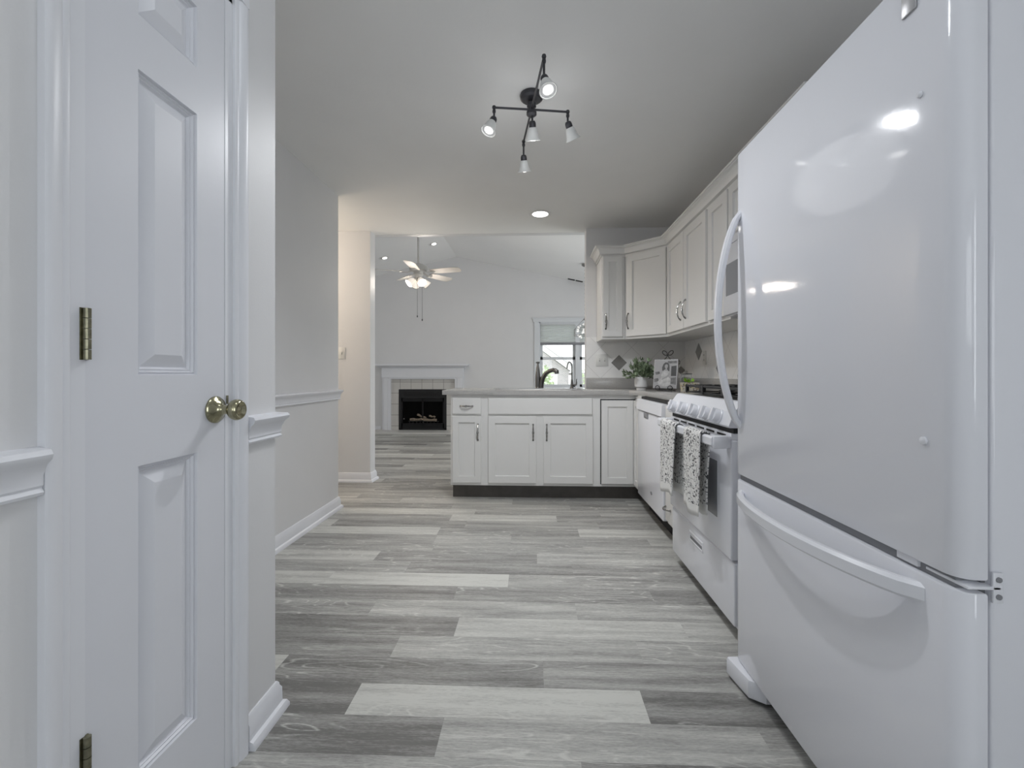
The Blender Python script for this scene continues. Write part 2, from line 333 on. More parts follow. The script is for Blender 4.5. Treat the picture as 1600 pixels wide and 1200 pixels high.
    def conc(s, x0, x1, z0, z1, prof, back=None):
        # concentric rectangles on a front that looks along -y: prof = (inset, y)
        rings = []
        for i, y in prof:
            rings.append([s.bm.verts.new(p) for p in ((x0+i, y, z0+i), (x1-i, y, z0+i), (x1-i, y, z1-i), (x0+i, y, z1-i))])
        for A, B in zip(rings, rings[1:]):
            for k in range(4): s.bm.faces.new((A[k], A[(k+1) % 4], B[(k+1) % 4], B[k]))
        s.bm.faces.new(rings[-1])
        if back is not None:
            R = [s.bm.verts.new((v.co.x, back, v.co.z)) for v in rings[0]]
            for k in range(4): s.bm.faces.new((R[k], R[(k+1) % 4], rings[0][(k+1) % 4], rings[0][k]))
            s.bm.faces.new(R[::-1])
        return s
    def build(s, name, m, parent=None, smooth=True, ang=32, mods=None):
        me = bpy.data.meshes.new(name); s.bm.to_mesh(me); s.bm.free()
        me.materials.append(m)
        if smooth:
            me.polygons.foreach_set('use_smooth', [True]*len(me.polygons)); me.set_sharp_from_angle(angle=math.radians(ang))
        o = bpy.data.objects.new(name, me); COL.objects.link(o)
        if parent is not None: o.parent = parent
        return o
def thing(name, label, cat, loc=(0, 0, 0), rz=0.0, group=None):
    o = bpy.data.objects.new(name, None); COL.objects.link(o); o.location = loc; o.rotation_euler = (0, 0, rz); o.empty_display_size = 0.1
    return tag(o, label, cat, group)
def tag(o, label, cat, group=None):
    o['label'] = label; o['category'] = cat
    if group: o['group'] = group
    return o
def struct(o): o['kind'] = 'structure'; return o
def align(p, d):
    return Matrix.Translation(Vector(p)) @ Vector(d).normalized().to_track_quat('Z', 'Y').to_matrix().to_4x4()
RIGHT, LEFT = -PI/2, PI/2     # fronts that look towards -x / +x

# ------------------------------------------------------------------ room shell
XR, YB, XL, XP, ZC = 1.44, 4.30, -1.52, -0.80, 2.44
# floor of individual planks
P0, PP = 1.356, 0.1405
known = {-2: [(-0.80, .5), (0.129, .25)], -1: [(-1.2, .18), (-0.27, .62)], 0: [(-1.5, .12), (-0.58, .93), (0.352, .2)], 1: [(-1.8, .85), (-0.91, .25), (0.036, .42)],
    2: [(-1.45, .33), (-0.53, .58), (0.40, .56)], 3: [(-1.25, .2), (-0.317, .78), (0.617, .72)], 4: [(-1.66, .36), (-0.72, .58), (0.19, .55)], 5: [(-1.3, .25), (-0.37, .36), (0.56, .35)],
    6: [(-1.05, .92), (-0.125, .5), (0.8, .5)], 7: [(-1.6, .5), (-0.68, .33), (0.21, .34)], 8: [(-1.8, .8), (-0.9, .3), (0.022, .66)], 9: [(-1.5, .45), (-0.6, .5), (0.3, .55)],
    10: [(-1.55, .4), (-0.62, .55), (-0.14, .45), (0.72, .6)], 11: [(-1.56, .85), (-0.63, .35), (0.3, .8)], 12: [(-1.4, .3), (-0.47, .45), (0.45, .4)], 13: [(-1.52, .45), (-0.6, .8), (0.17, .35)],
    14: [(-1.37, .8), (-0.44, .5), (0.5, .5)], 15: [(-1.57, .3), (-0.64, .55), (0.29, .35)], 16: [(-1.1, .75), (-0.17, .45), (0.76, .7)], 17: [(-1.5, .4), (-0.57, .25), (0.36, .45)]}
bm = bmesh.new(); tones = []
lay = bm.faces.layers.float_vector.new('plank')
x_lo, x_hi = -5.0, 2.6
for k in range(-28, 49):
    y0, y1 = P0+k*PP, P0+(k+1)*PP
    js = list(known.get(k, []))
    if not js:
        j = x_lo - random.random()*0.93; 
        while j < x_hi: js.append((j, random.choice([.15, .25, .35, .4, .5, .5, .6, .75, .95]))); j += 0.93
    else:
        j = js[0][0]
        while j > x_lo: j -= 0.93; js.insert(0, (j, random.choice([.2, .35, .5, .6, .8])))
        j = js[-1][0]+0.93
        while j < x_hi: js.append((j, random.choice([.2, .35, .5, .6, .8]))); j += 0.93
    for i, (j, tn) in enumerate(js):
        a = max(j, x_lo); c = min(js[i+1][0] if i+1 < len(js) else x_hi, x_hi)
        if c <= a: continue
        fc = bm.faces.new([bm.verts.new(p) for p in ((a, y0, 0), (c, y0, 0), (c, y1, 0), (a, y1, 0))])
        fc[lay] = Vector((tn, random.random(), random.random()))
q = MB(); q.bm = bm
struct(q.build('floor', M['floor'], smooth=False))

# kitchen / entry ceiling and living-room vault
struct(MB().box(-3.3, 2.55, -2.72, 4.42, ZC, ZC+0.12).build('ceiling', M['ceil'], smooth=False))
RX, RZ, SL, SR, YF = -1.40, 3.20, 0.225, 0.213, 8.15
XLL, XLR = -4.9, 2.45
zl = lambda x: RZ-SL*(RX-x) if x < RX else RZ-SR*(x-RX)
toXZ = lambda a, b_, c: (a, c, b_)
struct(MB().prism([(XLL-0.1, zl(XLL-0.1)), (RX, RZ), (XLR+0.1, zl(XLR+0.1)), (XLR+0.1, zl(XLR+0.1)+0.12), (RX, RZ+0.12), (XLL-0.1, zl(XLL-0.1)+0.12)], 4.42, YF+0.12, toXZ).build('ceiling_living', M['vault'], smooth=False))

def wall(name, parts, m='wall'):
    q = MB()
    for p in parts:
        if callable(p): p(q)
        else: q.box(*p)
    return struct(q.build(name, M[m], smooth=False))
DY0, DY1, DZ = 0.735, 1.163, 2.06       # pantry door rough opening along y
wall('wall_near_left', [(XP-0.1, XP, -2.6, DY0, 0, ZC), (XP-0.1, XP, DY0, DY1, DZ, ZC), (XP-0.1, XP, DY1, 1.36, 0, ZC), (XL-0.1, XP-0.1, 1.26, 1.36, 0, ZC), (XL-0.1, XL, -0.1, 1.26, 0, ZC), (XL, XP-0.1, -0.1, 0.0, 0, ZC)])
wall('wall_left', [(XL-0.1, XL, 1.36, 3.34, 0, ZC), (-3.2, XL, 3.34, 3.44, 0, ZC)])
wall('wall_hall', [(-4.9, -1.58, 4.29, 4.42, 0, ZC)])
wall('wall_hall_end', [(-3.3, -3.2, 3.34, 4.29, 0, ZC)])
wall('wall_back', [(0.505, XLR+0.1, YB, 4.42, 0, ZC)])
wall('wall_right', [(XR, XR+0.1, -2.6, -1.9, 0, ZC), (XR, XR+0.1, -0.9, YB, 0, ZC), (XR, XR+0.1, -1.9, -0.9, 0, 0.5), (XR, XR+0.1, -1.9, -0.9, 2.0, ZC)])  # opening near the camera added for the right-hand fill
RW = (-0.5, 0.9, 0.9, 2.05)  # opening added in the rear wall for the fill behind it
wall('wall_rear', [(XP-0.1, RW[0], -2.7, -2.6, 0, ZC), (RW[1], XR+0.1, -2.7, -2.6, 0, ZC), (RW[0], RW[1], -2.7, -2.6, 0, RW[2]), (RW[0], RW[1], -2.7, -2.6, RW[3], ZC)])
WX0, WX1, WZ0, WZ1 = 0.11, 1.50, 0.80, 1.995        # living-room far window opening
wall('wall_far', [lambda q: q.prism([(XLL, 0), (WX0, 0), (WX0, zl(WX0)), (RX, RZ), (XLL, zl(XLL))], YF, YF+0.12, toXZ),
    lambda q: q.prism([(WX1, 0), (XLR, 0), (XLR, zl(XLR)), (WX1, zl(WX1))], YF, YF+0.12, toXZ),
    (WX0, WX1, YF, YF+0.12, 0, WZ0), lambda q: q.prism([(WX0, WZ1), (WX1, WZ1), (WX1, zl(WX1)), (WX0, zl(WX0))], YF, YF+0.12, toXZ)])
wall('wall_living_left', [(XLL-0.1, XLL, 4.42, 5.85, 0, zl(XLL)), (XLL-0.1, XLL, 6.55, YF, 0, zl(XLL)), (XLL-0.1, XLL, 5.85, 6.55, 0, 0.9), (XLL-0.1, XLL, 5.85, 6.55, 2.0, zl(XLL))])  # opening added for the left-hand fill
wall('wall_living_right', [(XLR, XLR+0.1, 4.42, 4.6, 0, zl(XLR)), (XLR, XLR+0.1, 6.8, YF, 0, zl(XLR)), (XLR, XLR+0.1, 4.6, 6.8, 0, 0.3), (XLR, XLR+0.1, 4.6, 6.8, 2.1, zl(XLR))])  # unseen opening added for the right-hand living room fill
wall('wall_living_front', [lambda q: q.prism([(XLL, 2.44), (XLR, 2.44), (XLR, 2.65), (RX, RZ+0.02), (XLL, 2.6)], 4.425, 4.50, toXZ)])

# baseboards, chair rails, casings
BASE = [(0, 0), (0.030, 0), (0.030, 0.010), (0.024, 0.022), (0.015, 0.026), (0.014, 0.068), (0.009, 0.078), (0.008, 0.086), (0.004, 0.092), (0, 0.092)]
RAIL = [(0, 0.852), (0.012, 0.852), (0.014, 0.857), (0.010, 0.864), (0.013, 0.868), (0.013, 0.884), (0.020, 0.902), (0.028, 0.910), (0.030, 0.918), (0.026, 0.926), (0, 0.930)]
def trim(name, prof, *paths, m='trim'):
    q = MB()
    for p in paths: q.sweep(prof, p)
    return struct(q.build(name, M[m]))
trim('baseboard_near_left', BASE, [(XP, -2.6), (XP, 0.690)], [(XP, 1.212), (XP, 1.36), (XL, 1.36)])
trim('baseboard_left', BASE, [(XL, 1.40), (XL, 3.44), (-3.2, 3.44)])
trim('baseboard_hall', BASE, [(-3.2, 4.29), (-1.58, 4.29), (-1.58, 4.42), (-2.2, 4.42)])
trim('baseboard_far', BASE, [(-4.9, YF), (-2.80, YF)], [(-1.16, YF), (XLR, YF)])
trim('baseboard_rear', BASE, [(XR, -2.6), (XP, -2.6)])
trim('trim_1', RAIL, [(XP, -2.6), (XP, 0.690)])
trim('trim_2', RAIL, [(XP, 1.212), (XP, 1.36), (XL, 1.36)])
trim('trim_3', RAIL, [(XL, 1.40), (XL, 3.44), (-3.2, 3.44)])

# ------------------------------------------------------------------ pantry door (18 in, three raised panels)
dr = thing('door_1', 'narrow white three panel pantry door in the left wall with brass knob', 'door', (XP-0.003, 0.772, 0), LEFT)
dr['kind'] = 'structure'
W = 0.363
q = MB(); yb, yf = 0.035, 0.0
pan = [(0.224, 0.859), (1.045, 1.668), (1.780, 1.925)]; px0, px1 = 0.108, 0.268
q.box(0, px0, yf, yb, 0.012, 2.03); q.box(px1, W, yf, yb, 0.012, 2.03)
zs = [0.012] + [z for p in pan for z in p] + [2.03]
for i in range(0, len(zs), 2): q.box(px0, px1, yf, yb, zs[i], zs[i+1])
q.box(px0, px1, 0.022, yb, 0.2, 1.93)
q.build('door_leaf', M['door'], dr, smooth=False)
for z0, z1 in pan:
    MB().conc(px0, px1, z0, z1, [(0, 0.0003), (0.002, 0.007), (0.006, 0.004), (0.009, 0.010), (0.012, 0.0085), (0.015, 0.0145), (0.017, 0.015), (0.042, 0.003), (0.044, 0.0025)]).build('raised_panel', M['door'], dr, ang=12)
# jamb and casing
q = MB()
q.box(-0.037, -0.0009, -0.001, 0.10, 0, 2.045); q.box(W+0.0012, W+0.031, -0.001, 0.10, 0, 2.045); q.box(-0.037, W+0.031, -0.001, 0.10, 2.033, 2.06)
q.box(-0.004, 0.010, 0.036, 0.05, 0, 2.03); q.box(W-0.01, W+0.004, 0.036, 0.05, 0, 2.03)
q.build('door_jamb', M['trim'], dr, smooth=False)
CAS = [(0.000, -0.004), (0.000, -0.009), (0.006, -0.013), (0.014, -0.011), (0.020, -0.016), (0.034, -0.018), (0.042, -0.019), (0.046, -0.016), (0.046, -0.003), (0.0, -0.003)]
def casing(q, x, sgn, z1):
    poly = [(x+sgn*a, y) for a, y in CAS]
    q.prism(poly, 0, z1)
q = MB(); casing(q, -0.034, -1, 2.10); casing(q, W+0.028, 1, 2.10)
q.box(-0.080, W+0.074, -0.019, -0.003, 2.055, 2.10)
q.build('door_casing', M['trim'], dr, ang=50)
def hinge(z0, z1):
    q = MB(); n = 5; h = (z1-z0)/n
    for i in range(n): q.tube([(-0.002, -0.006, z0+i*h+0.0006), (-0.002, -0.006, z0+(i+1)*h-0.0006)], 0.0062, 12)
    q.box(-0.011, -0.005, -0.002, 0.002, z0, z1); q.box(-0.002, 0.004, -0.003, 0.001, z0, z1)
    o = q.build('hinge', M['brass2'], dr); o['label'] = 'tarnished brass hinge barrel'
hinge(1.072, 1.165); hinge(0.306, 0.399); hinge(1.80, 1.893)
kz, kx = 0.957, 0.328
A = align((kx, 0, kz), (0, -1, 0))
k = MB().lathe([(0.034, 0), (0.034, 0.004), (0.031, 0.008), (0.024, 0.012), (0.017, 0.018), (0.0125, 0.024), (0.011, 0.030), (0.0115, 0.036), (0.017, 0.041), (0.0235, 0.047), (0.0265, 0.054), (0.0265, 0.060), (0.024, 0.066), (0.0205, 0.069), (0.018, 0.0685), (0.013, 0.064), (0.006, 0.062), (0, 0.062)], A, 36).build('door_knob', M['brass'], dr)
k['label'] = 'polished brass door knob on a round rosette'
o = MB().box(W+0.005, W+0.011, -0.004, 0.0, kz+0.012, kz+0.034, 0.001).build('strike_plate', M['brass2'], dr); o['label'] = 'dark brass strike plate lip'

# ------------------------------------------------------------------ switches and outlets
def cover(name, label, cat, loc, rz, w, h, kind, group=None):
    t = thing(name, label, cat, loc, rz, group)
    MB().box(-w/2, w/2, -0.006, 0, -h/2, h/2, 0.0025).build('cover_plate', M['plate'], t)
    for cx in ([0] if w < 0.09 else [-w/4+0.005, w/4-0.005]):
        if kind == 'toggle':
            MB().box(cx-0.005, cx+0.005, -0.0075, -0.005, -0.013, 0.013).build('toggle_slot', M['cangrey'], t)
            MB().box(cx-0.004, cx+0.004, -0.017, -0.006, -0.002, 0.010, 0.0015).build('toggle', M['plate'], t)
        else:
            for dz in (-0.021, 0.021):
                r_ = MB().box(cx-0.016, cx+0.016, -0.0085, -0.005, dz-0.014, dz+0.014, 0.003).build('receptacle', M['plate'], t)
                MB().box(cx-0.008, cx-0.005, -0.0095, -0.008, dz-0.003, dz+0.007).box(cx+0.005, cx+0.008, -0.0095, -0.008, dz-0.003, dz+0.007).build('slot', M['dark'], r_)
    return t
cover('light_switch', 'single white toggle switch on the beige hall wall beside the living room opening', 'light switch', (-1.858, 4.29, 1.252), 0, 0.07, 0.115, 'toggle')
cover('light_switch', 'double white toggle switch plate on the tiled backsplash left of the grey diamond tile', 'light switch', (0.655, YB-0.008, 1.182), 0, 0.116, 0.115, 'toggle')
cover('wall_outlet', 'white electrical outlet on the right backsplash next to a grey diamond tile', 'outlet', (XR-0.008, 3.80, 1.185), RIGHT, 0.07, 0.115, 'outlet')

# ------------------------------------------------------------------ cabinets
def pull(parent, x, z, y=-0.019, vert=True, L=0.135):
    # bow handle with a twisted waist, stands 28 mm off the door
    q = MB(); n = 18; f = (lambda s_, d, e_: (x+e_, y-d, z+s_)) if vert else (lambda s_, d, e_: (x+s_, y-d, z+e_))
    for ph in (0, PI):
        pts = []; rad = []
        for i in range(n+1):
            u = i/n*2-1; d = 0.004+0.024*(1-u*u)**0.8; w = max(0.0, 1-abs(u)*1.6)
            pts.append(f(u*L/2, d+0.003*math.sin(u*7+ph)*w, 0.0042*math.cos(u*7+ph)*w)); rad.append(0.0042+0.0018*(1-abs(u)))
        q.tube(pts, rad, 8)
    for sg in (-1, 1):
        q.tube([f(sg*L/2*0.96, -0.001, 0), f(sg*L/2*0.96, 0.006, 0)], 0.0075, 10)
        q.tube([f(sg*L/2*0.96, 0.003, 0), f(sg*L/2*0.80, 0.012, 0)], [0.006, 0.0035], 8)
    return q.build('pull_handle', M['nickel'], parent)
SHAK = lambda st, y0=-0.019: [(0, y0+0.002), (0.002, y0), (st, y0), (st+0.0006, y0+0.010), (st+0.003, y0+0.012), (st+0.0035, y0+0.012)]
def shaker(parent, name, x0, x1, z0, z1, st=0.058):
    return MB().conc(x0, x1, z0, z1, SHAK(st), back=-0.0005).build(name, M['cab'], parent, ang=20)
def slab(parent, name, x0, x1, z0, z1):
    return MB().conc(x0, x1, z0, z1, [(0, -0.016), (0.003, -0.019), (0.004, -0.019)], back=-0.0005).build(name, M['cab'], parent, ang=20)
def base_box(t, w, d, z0=0.118, z1=0.8755, toe=True, tx0=0.0):
    MB().box(0, w, 0, d, z0, z1, 0.001).build('carcass', M['cab'], t, smooth=False)
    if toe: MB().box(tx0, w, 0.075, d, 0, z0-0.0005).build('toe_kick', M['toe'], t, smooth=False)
FY = 3.735
KX = 0.005336
ux = lambda u: (u-833)*KX
# 1 narrow drawer-over-door unit at the open end of the peninsula
X0 = -0.690; t = thing('base_cabinet', 'narrow white base cabinet with drawer over door at the open end of the peninsula', 'cabinet', (X0, FY, 0), 0, 'white base cabinets')
base_box(t, ux(757.5)-X0, 0.56, tx0=0.005)
d = slab(t, 'drawer', ux(706.5)-X0, ux(752)-X0, 0.715, 0.850); pull(d, ux(729)-X0, 0.782, vert=False, L=0.105)
d = shaker(t, 'door', ux(706.5)-X0, ux(752)-X0, 0.142, 0.699, 0.053); pull(d, ux(747)-X0, 0.565)
# 2 sink base
X1 = ux(757.5); t = thing('base_cabinet', 'wide white sink base cabinet with two doors under the faucets', 'cabinet', (X1, FY, 0), 0, 'white base cabinets')
w_ = ux(931)-X1; q = MB(); q.box(0, 0.018, 0, 0.56, 0.118, 0.8755); q.box(w_-0.018, w_, 0, 0.56, 0.118, 0.8755); q.box(0.018, w_-0.018, 0, 0.56, 0.118, 0.136); q.box(0.018, w_-0.018, 0.542, 0.56, 0.136, 0.8755); q.box(0.018, w_-0.018, 0, 0.018, 0.136, 0.8755)
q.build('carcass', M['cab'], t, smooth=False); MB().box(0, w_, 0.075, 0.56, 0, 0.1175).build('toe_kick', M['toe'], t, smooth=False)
slab(t, 'false_drawer_front', ux(763)-X1, ux(924.5)-X1, 0.715, 0.850)
d = shaker(t, 'door', ux(763)-X1, ux(838)-X1, 0.142, 0.699); pull(d, ux(833)-X1, 0.565)
d = shaker(t, 'door', ux(849)-X1, ux(925.5)-X1, 0.142, 0.699); pull(d, ux(854)-X1, 0.565)
# 3 corner unit, L-shaped, with a folding pair of leaves
X2 = ux(931); XF = 0.842; t = thing('base_cabinet', 'white corner base cabinet with a folding two leaf door beside the dishwasher', 'cabinet', (0, 0, 0), 0, 'white base cabinets')
MB().prism([(X2, FY), (XF, FY), (XF, 3.54), (XR-0.002, 3.54), (XR-0.002, YB-0.003), (X2, YB-0.003)], 0.118, 0.8755).build('carcass', M['cab'], t, smooth=False)
MB().prism([(X2, FY+0.075), (XF+0.075, FY+0.075), (XF+0.075, 3.54), (XR-0.01, 3.54), (XR-0.01, YB-0.003), (X2, YB-0.003)], 0, 0.1175).build('toe_kick', M['toe'], t, smooth=False)
MB().box(ux(937), XF-0.002, FY-0.0004, FY, 0.136, 0.842).build('door_gap_shade', M['dark'], t, smooth=False)  # dark sheet painted as the shade around the door leaf
o = MB().conc(ux(938.5), XF-0.019, 0.142, 0.832, SHAK(0.052)[0:], back=-0.0006).build('door_leaf', M['cab'], t, ang=20); o.location = (0, FY, 0)
o = MB().conc(0.021, 0.185, 0.142, 0.832, SHAK(0.045), back=-0.0005).build('door_leaf', M['cab'], t, ang=20); o.location = (XF, FY, 0); o.rotation_euler = (0, 0, RIGHT)
# 4 three-drawer stack between dishwasher and range
t = thing('base_cabinet', 'slim white three drawer base cabinet between the dishwasher and the range', 'cabinet', (XF, 2.838, 0), RIGHT, 'white base cabinets')
base_box(t, 0.288, 0.59)
for z0, z1, pz in ((0.70, 0.850, 0.774), (0.415, 0.688, 0.53), (0.142, 0.403, 0.228)):
    d = slab(t, 'drawer', 0.012, 0.276, z0, z1); pull(d, 0.075, pz, vert=False, L=0.10)

# upper units
UZ0, UZ1 = 1.355, 2.10
def upper(label, loc, rz, w, doors, z0=UZ0, depth=0.335, poly=None):
    t = thing('wall_cabinet', label, 'cabinet', loc, rz, 'white wall cabinets')
    if poly: MB().prism(poly, z0, UZ1).build('carcass', M['cab'], t, smooth=False)
    else: MB().box(0, w, 0, depth, z0, UZ1, 0.001).build('carcass', M['cab'], t, smooth=False)
    for x0, x1, px_, st in doors:
        d = shaker(t, 'door', x0, x1, z0+0.022, 2.084, st)
        if px_ is not None: pull(d, px_, z0+0.155)
    return t
upper('slim white wall cabinet at the left end of the upper run', (0.604, 3.98, 0), 0, 0.203, [(0.008, 0.180, 0.033, 0.052)], depth=0.318)
a0, a1 = Vector((0.809, 3.98)), Vector((1.10, 3.70)); th = math.atan2(a1.y-a0.y, a1.x-a0.x); wl = (a1-a0).length
def inv(p):
    d = Vector(p)-a0; return (d.x*math.cos(th)+d.y*math.sin(th), -d.x*math.sin(th)+d.y*math.cos(th))
upper('diagonal white corner wall cabinet with one wide door above the plant', (a0.x, a0.y, 0), th, 0, [(0.022, wl-0.010, 0.045, 0.058)], poly=[inv(p) for p in ((0.809, 3.98), (1.10, 3.70), (XR-0.002, 3.70), (XR-0.002, YB-0.002), (0.809, YB-0.002))])
upper('white two door wall cabinet on the right wall between corner cabinet and microwave side', (1.10, 3.698, 0), RIGHT, 0.852, [(0.030, 0.418, 0.372, 0.058), (0.432, 0.835, 0.478, 0.058)])
upper('white single door wall cabinet next to the microwave', (1.10, 2.844, 0), RIGHT, 0.302, [(0.022, 0.292, None, 0.058)])
upper('short white wall cabinet above the microwave', (1.10, 2.540, 0), RIGHT, 0.78, [(0.012, 0.386, None, 0.05), (0.394, 0.768, None, 0.05)], z0=1.79)
CROWN = [(0, 2.080), (0.010, 2.080), (0.010, 2.091), (0.003, 2.093), (0.003, 2.100), (0.020, 2.105), (0.022, 2.115), (0.028, 2.130), (0.040, 2.145), (0.053, 2.151), (0.053, 2.157), (0.062, 2.159), (0.062, 2.169), (0, 2.169)]
tag(MB().sweep(CROWN, [(0.604, YB-0.002), (0.604, 3.98), (0.809, 3.98), (1.10, 3.70), (1.10, 1.76)]).build('crown_moulding', M['cab'], ang=20), 'white crown moulding running along the tops of all the wall cabinets', 'moulding')

# ------------------------------------------------------------------ countertop, splash strip, tile
CZ0, CZ1 = 0.876, 0.914
SX0, SX1, SY0, SY1 = -0.33, 0.42, 3.80, 4.14
t = thing('countertop', 'grey quartz worktop running over the peninsula and round the corner', 'countertop')
q = MB(); CL = -0.757
q.prism([(CL, 3.705), (SX0, 3.705), (SX0, 4.40), (CL, 4.40)], CZ0, CZ1, bev=0.003)
q.box(SX0, SX1, 3.705, SY0, CZ0, CZ1); q.box(SX0, SX1, SY1, 4.40, CZ0, CZ1)
q.prism([(SX1, 3.705), (0.785, 3.705), (0.83, 3.655), (0.865, 3.55), (0.885, 2.545), (XR-0.002, 2.545), (XR-0.002, YB-0.002), (0.503, YB-0.002), (0.503, 4.40), (SX1, 4.40)], CZ0, CZ1, bev=0.003)
q.build('slab', M['quartz'], t)
q = MB(); q.box(0.505, XR-0.024, YB-0.022, YB-0.001, CZ1+0.0003, 1.013, 0.002); q.box(XR-0.023, XR-0.001, 2.545, YB-0.001, CZ1+0.0003, 1.013, 0.002)
q.build('splash_strip', M['quartz'], t)
struct(MB().box(0.505, XR-0.008, YB-0.008, YB-0.0005, 1.0135, 1.40).build('trim_4', M['tile_back'], smooth=False))
struct(MB().box(XR-0.008, XR-0.0005, 1.60, YB-0.0005, 1.0135, 1.40).build('trim_5', M['tile_right'], smooth=False))
def diamond(label, p, rz, r=0.074):
    o = MB().prism([(-r, 0), (0, -r), (r, 0), (0, r)], -0.0035, 0.0, lambda a, b_, c: (a, c, b_), bev=0.001).build('accent_tile', M['diamond'], smooth=False)
    o.location = p; o.rotation_euler = (0, 0, rz); tag(o, label, 'tile', 'grey diamond accent tiles')
diamond('grey diamond tile on the back wall between double switch and potted plant', (0.815, YB-0.0082, 1.157), 0)
diamond('grey diamond tile on the back wall half hidden behind the framed photograph', (1.395, YB-0.0082, 1.085), 0, 0.04)
diamond('grey diamond tile on the right wall left of the outlet', (XR-0.0082, 3.935, 1.243), RIGHT)
diamond('grey diamond tile on the right wall just beside the refrigerator handle', (XR-0.0082, 3.49, 1.095), RIGHT)

# sink
t = thing('sink', 'stainless steel sink set into the peninsula worktop', 'sink')
q = MB(); z = CZ1+0.0005
q.bm.free(); q.bm = bmesh.new()
def basin(x0, x1, y0, y1, zb):
    ring = lambda x0, x1, y0, y1, z: [q.bm.verts.new(p) for p in ((x0, y0, z), (x1, y0, z), (x1, y1, z), (x0, y1, z))]
    R = [ring(x0-0.018, x1+0.018, y0-0.018, y1+0.018, CZ1+0.0006), ring(x0-0.014, x1+0.014, y0-0.014, y1+0.014, CZ1+0.004), ring(x0+0.004, x1-0.004, y0+0.004, y1-0.004, CZ1+0.003), ring(x0+0.02, x1-0.02, y0+0.02, y1-0.02, zb+0.02), ring(x0+0.05, x1-0.05, y0+0.05, y1-0.05, zb)]
    for A_, B_ in zip(R, R[1:]):
        for k in range(4): q.bm.faces.new((A_[k], A_[(k+1) % 4], B_[(k+1) % 4], B_[k]))
    q.bm.faces.new(R[-1])
basin(SX0+0.012, SX1-0.012, SY0+0.012, SY1-0.012, 0.74)
q.build('bowl', M['steel'], t)
MB().lathe([(0.045, 0), (0.045, 0.004), (0.03, 0.002), (0, 0.001)], Matrix.Translation((0.05, 3.97, 0.7405))).build('drain', M['nickel'], t)

# main faucet: tall lever post with a separate arched spout
FYc = 4.21
t = thing('faucet', 'brushed nickel kitchen faucet with thick arched spout behind the sink', 'faucet', (0.045, FYc, CZ1))
A = Matrix.Identity(4)
MB().lathe([(0.031, 0.0006), (0.031, 0.006), (0.026, 0.012), (0.026, 0.10), (0.024, 0.13), (0.021, 0.15), (0.0165, 0.19), (0.011, 0.215), (0.009, 0.235)], Matrix.Translation((0, 0, 0)), 24).build('post', M['faucet'], t)
q = MB(); q.tube([(-0.018, 0.004, 0.243), (0.018, -0.004, 0.243)], [0.007, 0.007], 10); q.lathe([(0.006, 0.228), (0.011, 0.236), (0.011, 0.246), (0.006, 0.252)]); q.build('lever_top', M['faucet'], t)
P = [(0.030, -0.004, 0.006), (0.034, -0.006, 0.05), (0.048, -0.012, 0.10), (0.075, -0.03, 0.142), (0.108, -0.055, 0.164), (0.138, -0.075, 0.172), (0.160, -0.09, 0.166)]
MB().tube(P, [0.024, 0.0235, 0.022, 0.0205, 0.019, 0.019, 0.021], 18).build('spout', M['faucet'], t)
MB().tube([(0.153, -0.085, 0.170), (0.170, -0.096, 0.158), (0.172, -0.098, 0.138)], [0.019, 0.022, 0.019], 18).build('spray_head', M['faucet'], t)
t = thing('faucet', 'slim gooseneck drinking water faucet to the right of the main faucet', 'faucet', (0.362, FYc, CZ1))
MB().lathe([(0.02, 0.0006), (0.02, 0.005), (0.014, 0.012), (0.012, 0.05), (0.010, 0.075), (0.006, 0.09)]).build('post', M['faucet'], t)
P = [(0, 0, 0.085)] + [(0, 0, 0.085+0.115*i/4) for i in range(1, 5)] + [(-0.022+0.022*math.cos(a), -0.01*(1-math.cos(a)), 0.205+0.042*math.sin(a)) for a in [PI*i/9 for i in range(0, 9)]] + [(-0.046, -0.02, 0.195), (-0.049, -0.021, 0.185)]
MB().tube(P, 0.0062, 10).build('gooseneck', M['faucet'], t)
q = MB(); q.tube([(0.01, 0, 0.033), (0.042, 0, 0.034)], 0.008, 12); q.tube([(0.040, 0, 0.032), (0.044, 0, 0.055), (0.042, 0, 0.075), (0.046, 0, 0.09)], [0.007, 0.006, 0.0045, 0.004], 10); q.build('lever', M['faucet'], t)

# ------------------------------------------------------------------ dishwasher
DW = 0.682
t = thing('dishwasher', 'white built in dishwasher under the worktop beside the corner cabinet', 'dishwasher', (0.815, 3.528, 0), RIGHT)
MB().box(0, DW, 0.03, 0.60, 0.118, 0.8745).build('tub', M['dark'], t, smooth=False)  # tub coloured black so the gap under the worktop reads as shade
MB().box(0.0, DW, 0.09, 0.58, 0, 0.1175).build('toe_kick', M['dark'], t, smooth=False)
MB().box(0.002, DW-0.002, 0, 0.045, 0.122, 0.770, 0.006, 3).build('door', M['app'], t)
q = MB(); q.prism([(-0.006, 0.776), (-0.012, 0.782), (-0.006, 0.852), (0.0, 0.857), (0.046, 0.857), (0.046, 0.776)], 0.002, DW-0.002, lambda a, b_, c: (c, a, b_)); cp = q.build('control_panel', M['app2'], t)
MB().box(0.20, 0.32, -0.004, 0.002, 0.728, 0.768, 0.004).build('grip', M['gask'], t)
o = MB().prism([(0.016*math.cos(a)*1.5, 0.012*math.sin(a)) for a in [2*PI*i/20 for i in range(20)]], -0.001, 0.0005, lambda a, b_, c: (a+0.40, c, b_+0.225)).build('badge', M['gask'], t, smooth=False); o['label'] = 'small grey oval badge'

